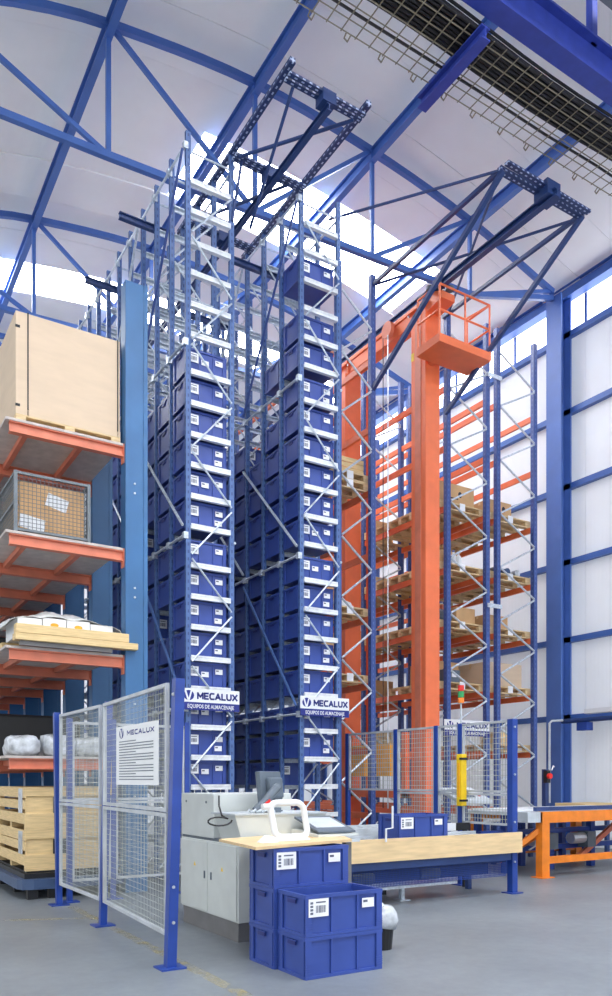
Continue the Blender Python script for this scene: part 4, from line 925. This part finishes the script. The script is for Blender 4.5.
# shelf carrying the terminal, part of the console
single('side_shelf', MB().box(3.78, 4.02, 5.56, 6.05, 0.89, 0.915, 'lightgrey').box(3.55, 3.78, 5.56, 6.05, 0.89, 0.915, 'lightgrey').box(3.6, 3.66, 5.98, 6.04, 0, 0.89, 'plinth').box(3.9, 3.96, 5.98, 6.04, 0, 0.89, 'plinth').box(3.6, 3.66, 5.6, 5.66, 0, 0.89, 'plinth').box(3.9, 3.96, 5.6, 5.66, 0, 0.89, 'plinth'), 'grey shelf on legs behind the tote stack holding the terminal', 'shelf')
# waste bin
bp_ = at(390, 951, Z=0)
t = thing('waste_bin', (bp_.x, bp_.y + 0.1, 0), 'small black waste bin with a clear bag beside the totes', 'bin')
bx, by = bp_.x, bp_.y + 0.12
part('bin_body', MB().tube([(bx, by, 0), (bx, by, 0.26)], [0.09, 0.115], 'black', 18), t)
mb = MB(); rg = random.Random(4)
for zz, rr_ in ((0.19, 0.122), (0.25, 0.13), (0.29, 0.135), (0.34, 0.12), (0.37, 0.1)): pass
mb.tube([(bx, by, 0.18), (bx + 0.01, by, 0.24), (bx, by, 0.28), (bx - 0.01, by, 0.33), (bx - 0.02, by, 0.35)], [0.125, 0.14, 0.135, 0.11, 0.05], 'plasticgrey', 18)
part('bag', mb, t, True)
part('paper_waste', MB().tube([(bx - 0.06, by, 0.32), (bx - 0.05, by, 0.37), (bx - 0.06, by, 0.42)], [0.05, 0.07, 0.03], 'white', 9), t, True)
# ================================================================== CONVEYOR WITH WOODEN SIDE BOARD
CYF = 6.9
cv = thing('roller_conveyor', (5.6, 7.3, 0), 'roller conveyor with a long pale wooden side board', 'conveyor')
bl, br = at(347, 866, Y=CYF), at(522.5, 851, Y=CYF)
zlo = (bl.z + br.z) / 2; zhi = (at(347, 842, Y=CYF).z + at(522.5, 831, Y=CYF).z) / 2
cx_l, cx_r = 3.85, br.x
part('side_board', MB().box(cx_l, cx_r, CYF, CYF + 0.03, zlo, zhi, 'plywood'), cv, label='long pale wooden board')
part('side_frame', MB().box(cx_l, 7.35, CYF + 0.035, CYF + 0.07, zlo - 0.09, zhi - 0.06, 'navy'), cv)
part('side_frame', MB().box(cx_l, cx_r - 0.1, CYF + 0.72, CYF + 0.76, zlo - 0.05, zhi - 0.02, 'lightgrey'), cv)
RL = MB().tube([(0, 0.07, 0), (0, 0.72, 0)], 0.025, 'rollers', 8).mesh('roller')
x = cx_l + 0.08
while x < cx_r - 0.15: link('roller', RL, cv, (x - 5.6, CYF - 7.3, zhi - 0.075)); x += 0.1
part('guard_panel', MB().box(cx_l, cx_r - 0.12, CYF + 0.16, CYF + 0.19, zlo - 0.13, zlo - 0.02, 'navy'), cv)
part('mesh_guard', wire_panel(MB(), (4.4, CYF + 0.14, 0.22), (1, 0, 0), cx_r - 0.15 - 4.4, zlo - 0.24, 0.022, 0.022, 0.003, 'postblue'), cv)
part('guard_back', MB().box(4.3, cx_r - 0.3, CYF + 0.3, CYF + 0.33, 0.24, zlo - 0.05, 'navy'), cv)
part('lower_tray', MB().box(4.3, 6.6, CYF + 0.2, CYF + 0.7, 0.17, 0.2, 'galv'), cv)
for x in (4.0, 5.6, 7.2):
    part('leg', MB().box(x, x + 0.06, CYF + 0.64, CYF + 0.7, 0, zlo, 'navy'), cv)
for x in (5.1, 6.1): part('drive_unit', MB().tube([(x, CYF + 0.35, 0.3), (x + 0.3, CYF + 0.35, 0.3)], 0.08, 'darkgrey', 12), cv)
part('foot', MB().box(5.85, 5.9, CYF + 0.35, CYF + 0.4, 0, 0.17, 'galv').box(5.8, 5.95, CYF + 0.3, CYF + 0.45, 0, 0.012, 'galv'), cv)
a = at(399, 838, Y=CYF + 0.1); b_ = at(448, 838, Y=CYF + 0.1); wt = b_.x - a.x
tote((a.x + b_.x) / 2, CYF + 0.3, zhi - 0.049, near_tote, 0.69, 0.395, 0.302, 'blue labelled tote riding on the roller conveyor', None, 'ab', 0, wt / 0.69)
# bent white sensor rod by the tote
p = [at(392.5, 806, Y=CYF - 0.03), at(392.5, 828, Y=CYF - 0.03), at(386, 829, Y=CYF - 0.03), at(386, 842, Y=CYF - 0.03)]
single('sensor_rod', MB().tube(p, 0.012, 'white', 8), 'bent thin white rod standing at the wooden side board', 'rod')
# second grey conveyor behind
c2 = thing('roller_conveyor', (7, 8.6, 0), 'grey roller conveyor behind the wooden side board', 'conveyor')
for y in (8.2, 8.85): part('side_frame', MB().box(4.2, 7.3, y, y + 0.05, 0.62, 0.8, 'lightgrey'), c2)
x = 4.3
while x < 7.25: link('roller', RL, c2, (x - 7, 8.18 - 8.6, 0.74)); x += 0.12
for x in (4.4, 5.8, 7.1):
    for y in (8.22, 8.83): part('leg', MB().box(x, x + 0.05, y, y + 0.05, 0, 0.62, 'navy'), c2)
t = thing('feed_chute', (4.6, 7.9, 0.6), 'light grey sloping chute leading to the roller conveyor', 'chute')
part('slope', MB().prism([(4.1, 0.80), (5.0, 0.74), (5.0, 0.78), (4.1, 0.96)], 7.72, 8.1, 'lightgrey'), t); part('support', MB().box(4.2, 4.26, 7.8, 7.86, 0, 0.8, 'lightgrey').box(4.85, 4.91, 7.8, 7.86, 0, 0.75, 'lightgrey'), t)
# kerb with black and white warning blocks
kb = thing('guard_rail', (6.9, 7.75, 0), 'low rail with black and white warning blocks', 'rail')
for i in range(6):
    x = 5.9 + i * 0.25; part('block', MB().box(x, x + 0.25, 7.72, 7.76, 0.76, 0.86, 'black' if i % 2 else 'white'), kb)
for x in (5.95, 7.3): part('leg', MB().box(x, x + 0.04, 7.72, 7.76, 0, 0.76, 'black'), kb)
# ================================================================== RIGHT FENCE
RFX = 7.44
fr = thing('mesh_fence', (RFX, 9, 0), 'mesh fence with blue posts between conveyor and crane', 'fence')
ys = [7.0] + [at(u, 750, X=RFX).y for u in (461, 437, 396.5, 348)]
for i, y in enumerate(ys): post((RFX, y, 0), (RFX, y, 2.2), fr, 0.09 if i == 0 else 0.065)
for i in range(4):
    a, b = ys[i] + 0.06, ys[i + 1] - 0.05
    panel((RFX, a), (RFX, b), 1.28, 2.18, fr, 0.055, r=0.004); 
    panel((RFX, a), (RFX, b), 0.86, 1.24, fr, 0.055, r=0.004) if i < 3 else None
mb = MB()
for z in (0.4, 0.9, 1.5, 2.1): mb.tube([(RFX - 0.01, 6.94, z), (RFX - 0.01, 6.96, z)], 0.013, 'rollers', 8)
part('bolts', mb, fr)
t = thing('light_curtain', (RFX - 0.1, ys[1], 0.9), 'tall yellow light curtain housing on the fence post', 'sensor')
lc = at(461, 754, X=RFX - 0.1); lz0, lz1 = at(461, 806, X=RFX - 0.1).z, at(461, 754, X=RFX - 0.1).z
part('housing', MB().box(RFX - 0.14, RFX - 0.04, lc.y - 0.05, lc.y + 0.05, lz0, lz1, 'yellow'), t, bevel=0.01)
for z in (lz0 + 0.06, lz1 - 0.08): part('clamp', MB().box(RFX - 0.15, RFX - 0.03, lc.y - 0.06, lc.y - 0.02, z, z + 0.03, 'black'), t)
part('lens', MB().box(RFX - 0.146, RFX - 0.14, lc.y - 0.02, lc.y + 0.02, lz0 + 0.12, lz1 - 0.12, 'amber'), t)
# signal tower
st = at(461.5, 703, X=RFX); sy = ys[1]
t = thing('signal_tower', (RFX, sy, 2.2), 'red, green and orange signal light on a fence post', 'signal light')
zz = [at(461, v, X=RFX).z for v in (712, 703, 697.5, 691, 685)]
part('pole', MB().tube([(RFX, sy, 2.2), (RFX, sy, zz[1])], 0.012, 'lightgrey', 8), t)
for k, c in enumerate(('lamporange', 'green', 'red')): part('lamp', MB().tube([(RFX, sy, zz[1 + k]), (RFX, sy, zz[2 + k] - 0.006)], 0.042, c, 14), t, label=['orange', 'green', 'red'][k] + ' lamp section')
# ------------------------------------------------------------------ operator panel behind the fence
op = at(470, 800, Y=8.4)
t = thing('operator_panel', (op.x, 8.5, 0), 'pale tilted operator panel behind the mesh fence', 'panel')
part('stand', MB().box(op.x - 0.05, op.x + 0.05, 8.5, 8.6, 0, 1.05, 'navy'), t)
part('desk', MB().prism([(8.3, 1.08), (8.75, 1.26), (8.75, 1.32), (8.3, 1.14)], op.x - 0.3, op.x + 0.35, 'lightgrey', 'X'), t, bevel=0.01)
part('keypad', MB().prism([(8.38, 1.176), (8.66, 1.288), (8.66, 1.294), (8.38, 1.182)], op.x - 0.2, op.x + 0.1, 'darkgrey', 'X'), t)
part('button', MB().tube([(op.x + 0.22, 8.45, 1.19), (op.x + 0.22, 8.44, 1.23)], 0.03, 'red', 10), t)
# ================================================================== ORANGE TABLE AND TRANSFER CONVEYORS
ol = at(546, 878, Z=0); tz = at(546, 812, X=ol.x).z
tb = thing('orange_stand', (ol.x, ol.y, 0), 'orange steel stand carrying the transfer conveyor', 'stand')
ox, oy = ol.x, ol.y
LEGS = [(ox, oy), (ox + 2.4, oy), (ox, oy + 1.35), (ox + 2.4, oy + 1.35)]
for x, y in LEGS:
    l_ = part('leg', MB().box(x - 0.08, x + 0.08, y, y + 0.12, 0, tz - 0.01, 'orangetable'), tb); part('foot_plate', MB().box(x - 0.13, x + 0.13, y - 0.05, y + 0.17, 0, 0.012, 'orangetable'), l_)
for y in (oy, oy + 1.35):
    part('top_rail', MB().box(ox - 0.08, ox + 2.5, y - 0.005, y + 0.1, tz - 0.16, tz, 'orangetable'), tb)
    part('bottom_rail', MB().box(ox + 0.08, ox + 2.4, y + 0.02, y + 0.1, 0.2, 0.3, 'orangetable'), tb)
part('brace', MB().bar((ox + 0.0, oy + 0.08, tz - 0.3), (ox - 0.05, oy + 0.7, 0.3), 0.07, 0.08, 'orangetable'), tb)
part('brace', MB().bar((ox + 2.35, oy + 0.05, tz - 0.3), (ox + 1.8, oy + 0.05, 0.28), 0.07, 0.08, 'orangetable'), tb)
part('brace', MB().bar((ox - 0.03, oy + 0.08, tz - 0.25), (ox - 0.6, oy + 0.35, 0.25), 0.06, 0.07, 'orangetable'), tb)
part('end_cap', MB().box(ox - 0.36, ox - 0.09, oy + 0.02, oy + 0.3, tz - 0.15, tz, 'lightgrey'), tb)
tf = thing('transfer_conveyor', (ox + 1, oy + 0.8, 0), 'white-topped transfer conveyor on blue frames beside the orange stand', 'conveyor')
part('bed', MB().box(ox - 0.3, ox + 2.6, oy + 0.14, oy + 1.33, tz - 0.06, tz - 0.01, 'lightgrey'), tf)
part('belt', MB().box(ox - 0.2, ox + 2.6, oy + 0.5, oy + 1.3, tz - 0.008, tz + 0.02, 'white'), tf)
part('guide', MB().bar((ox + 0.1, oy + 0.3, tz + 0.03), (ox + 2.2, oy + 0.3, tz + 0.03), 0.06, 0.06, 'navy'), tf)
for x in (ox - 0.1, ox + 0.9, ox + 1.9):
    part('leg', MB().box(x, x + 0.1, oy + 0.7, oy + 0.8, 0, tz - 0.06, 'postblue'), tf); part('leg', MB().box(x, x + 0.1, oy + 1.3, oy + 1.38, 0, tz - 0.06, 'postblue'), tf)
for z in (0.32, 0.58): part('lower_beam', MB().box(ox - 0.6, ox + 2.6, oy + 0.72, oy + 0.79, z, z + 0.08, 'postblue'), tf)
for x in (ox + 0.3, ox + 1.2): part('drive_unit', MB().tube([(x, oy + 0.55, 0.5), (x + 0.35, oy + 0.55, 0.5)], 0.09, 'rollers', 12).box(x + 0.3, x + 0.5, oy + 0.45, oy + 0.65, 0.35, 0.6, 'darkgrey'), tf)
part('tie_rod', MB().tube([(ox + 0.35, oy + 0.5, tz - 0.06), (ox + 0.35, oy + 0.5, 0.42), (ox + 0.2, oy + 0.5, 0.36)], 0.014, 'lightgrey', 6), tf)
part('diagonal_brace', MB().bar((ox + 2.4, oy + 0.6, 0.7), (ox + 1.4, oy + 0.6, 0.15), 0.06, 0.08, 'orangebeam'), tf)
# long low pallet conveyor further back
c3 = thing('pallet_conveyor', (9.5, 10.2, 0), 'long pale pallet conveyor in front of the pallet racks', 'conveyor')
for y in (9.55, 10.1): part('side_frame', MB().box(9.5, 13.0, y, y + 0.08, 0.72, 0.92, 'lightgrey'), c3)
x = 9.6
RL3 = MB().tube([(0, 0, 0), (0, 0.5, 0)], 0.035, 'rollers', 8).mesh('roller')
while x < 13: link('roller', RL3, c3, (x - 9.5, 9.61 - 10.2, 0.86)); x += 0.18
for x in (9.7, 11.2, 12.7): part('leg', MB().box(x, x + 0.08, 9.56, 9.62, 0, 0.72, 'navy').box(x, x + 0.08, 10.1, 10.16, 0, 0.72, 'navy'), c3)
# post with emergency stop
ep = at(546, 790, Y=9.48)
t = thing('control_post', (ep.x, 9.48, 0), 'slim dark blue control post with a red stop button', 'post')
part('post', MB().box(ep.x - 0.04, ep.x + 0.05, 9.46, 9.54, 0, 1.62, 'navy'), t); part('box', MB().box(ep.x - 0.09, ep.x - 0.0, 9.38, 9.46, 1.38, 1.6, 'black'), t)
part('stop_button', MB().tube([(ep.x - 0.05, 9.38, 1.5), (ep.x - 0.05, 9.33, 1.5)], 0.05, 'red', 12), t); part('clip', MB().tube([(ep.x - 0.04, 9.32, 1.6), (ep.x - 0.02, 9.3, 1.68), (ep.x + 0.02, 9.32, 1.66)], 0.012, 'white', 6), t)
# pipe and box on the wall by the column
pz_ = at(590, 719, X=13.3).z
t = thing('wall_pipe', (13.35, 11, pz_), 'dark blue horizontal pipe with a junction box along the white wall', 'pipe')
part('pipe', MB().tube([(13.4, 6.5, pz_), (13.4, 11.2, pz_)], 0.05, 'navy', 10), t); part('junction_box', MB().box(13.3, 13.5, 10.5, 10.75, pz_ - 0.22, pz_ - 0.05, 'postblue'), t)
t = thing('wall_lamp', (13.4, 10.3, pz_ + 0.1), 'slim white wall lamp above the dark pipe', 'lamp')
part('housing', MB().box(13.34, 13.5, 9.9, 10.6, pz_ + 0.12, pz_ + 0.22, 'white'), t, bevel=0.01); part('bracket', MB().box(13.44, 13.6, 10.2, 10.3, pz_ + 0.14, pz_ + 0.2, 'lightgrey'), t)
single('plywood_sheet', MB().box(12.0, 13.0, 9.5, 10.2, 0.925, 0.99, 'wood'), 'thick wooden board lying on the pallet conveyor by the wall', 'board')
single('mains_riser', MB().tube([(13.0, 11.2, 0.95), (13.0, 11.2, pz_ - 0.05), (13.05, 11.18, pz_), (13.35, 11.15, pz_ + 0.02)], 0.025, 'lightgrey', 8), 'thin pale riser pipe beside the blue wall column', 'pipe')
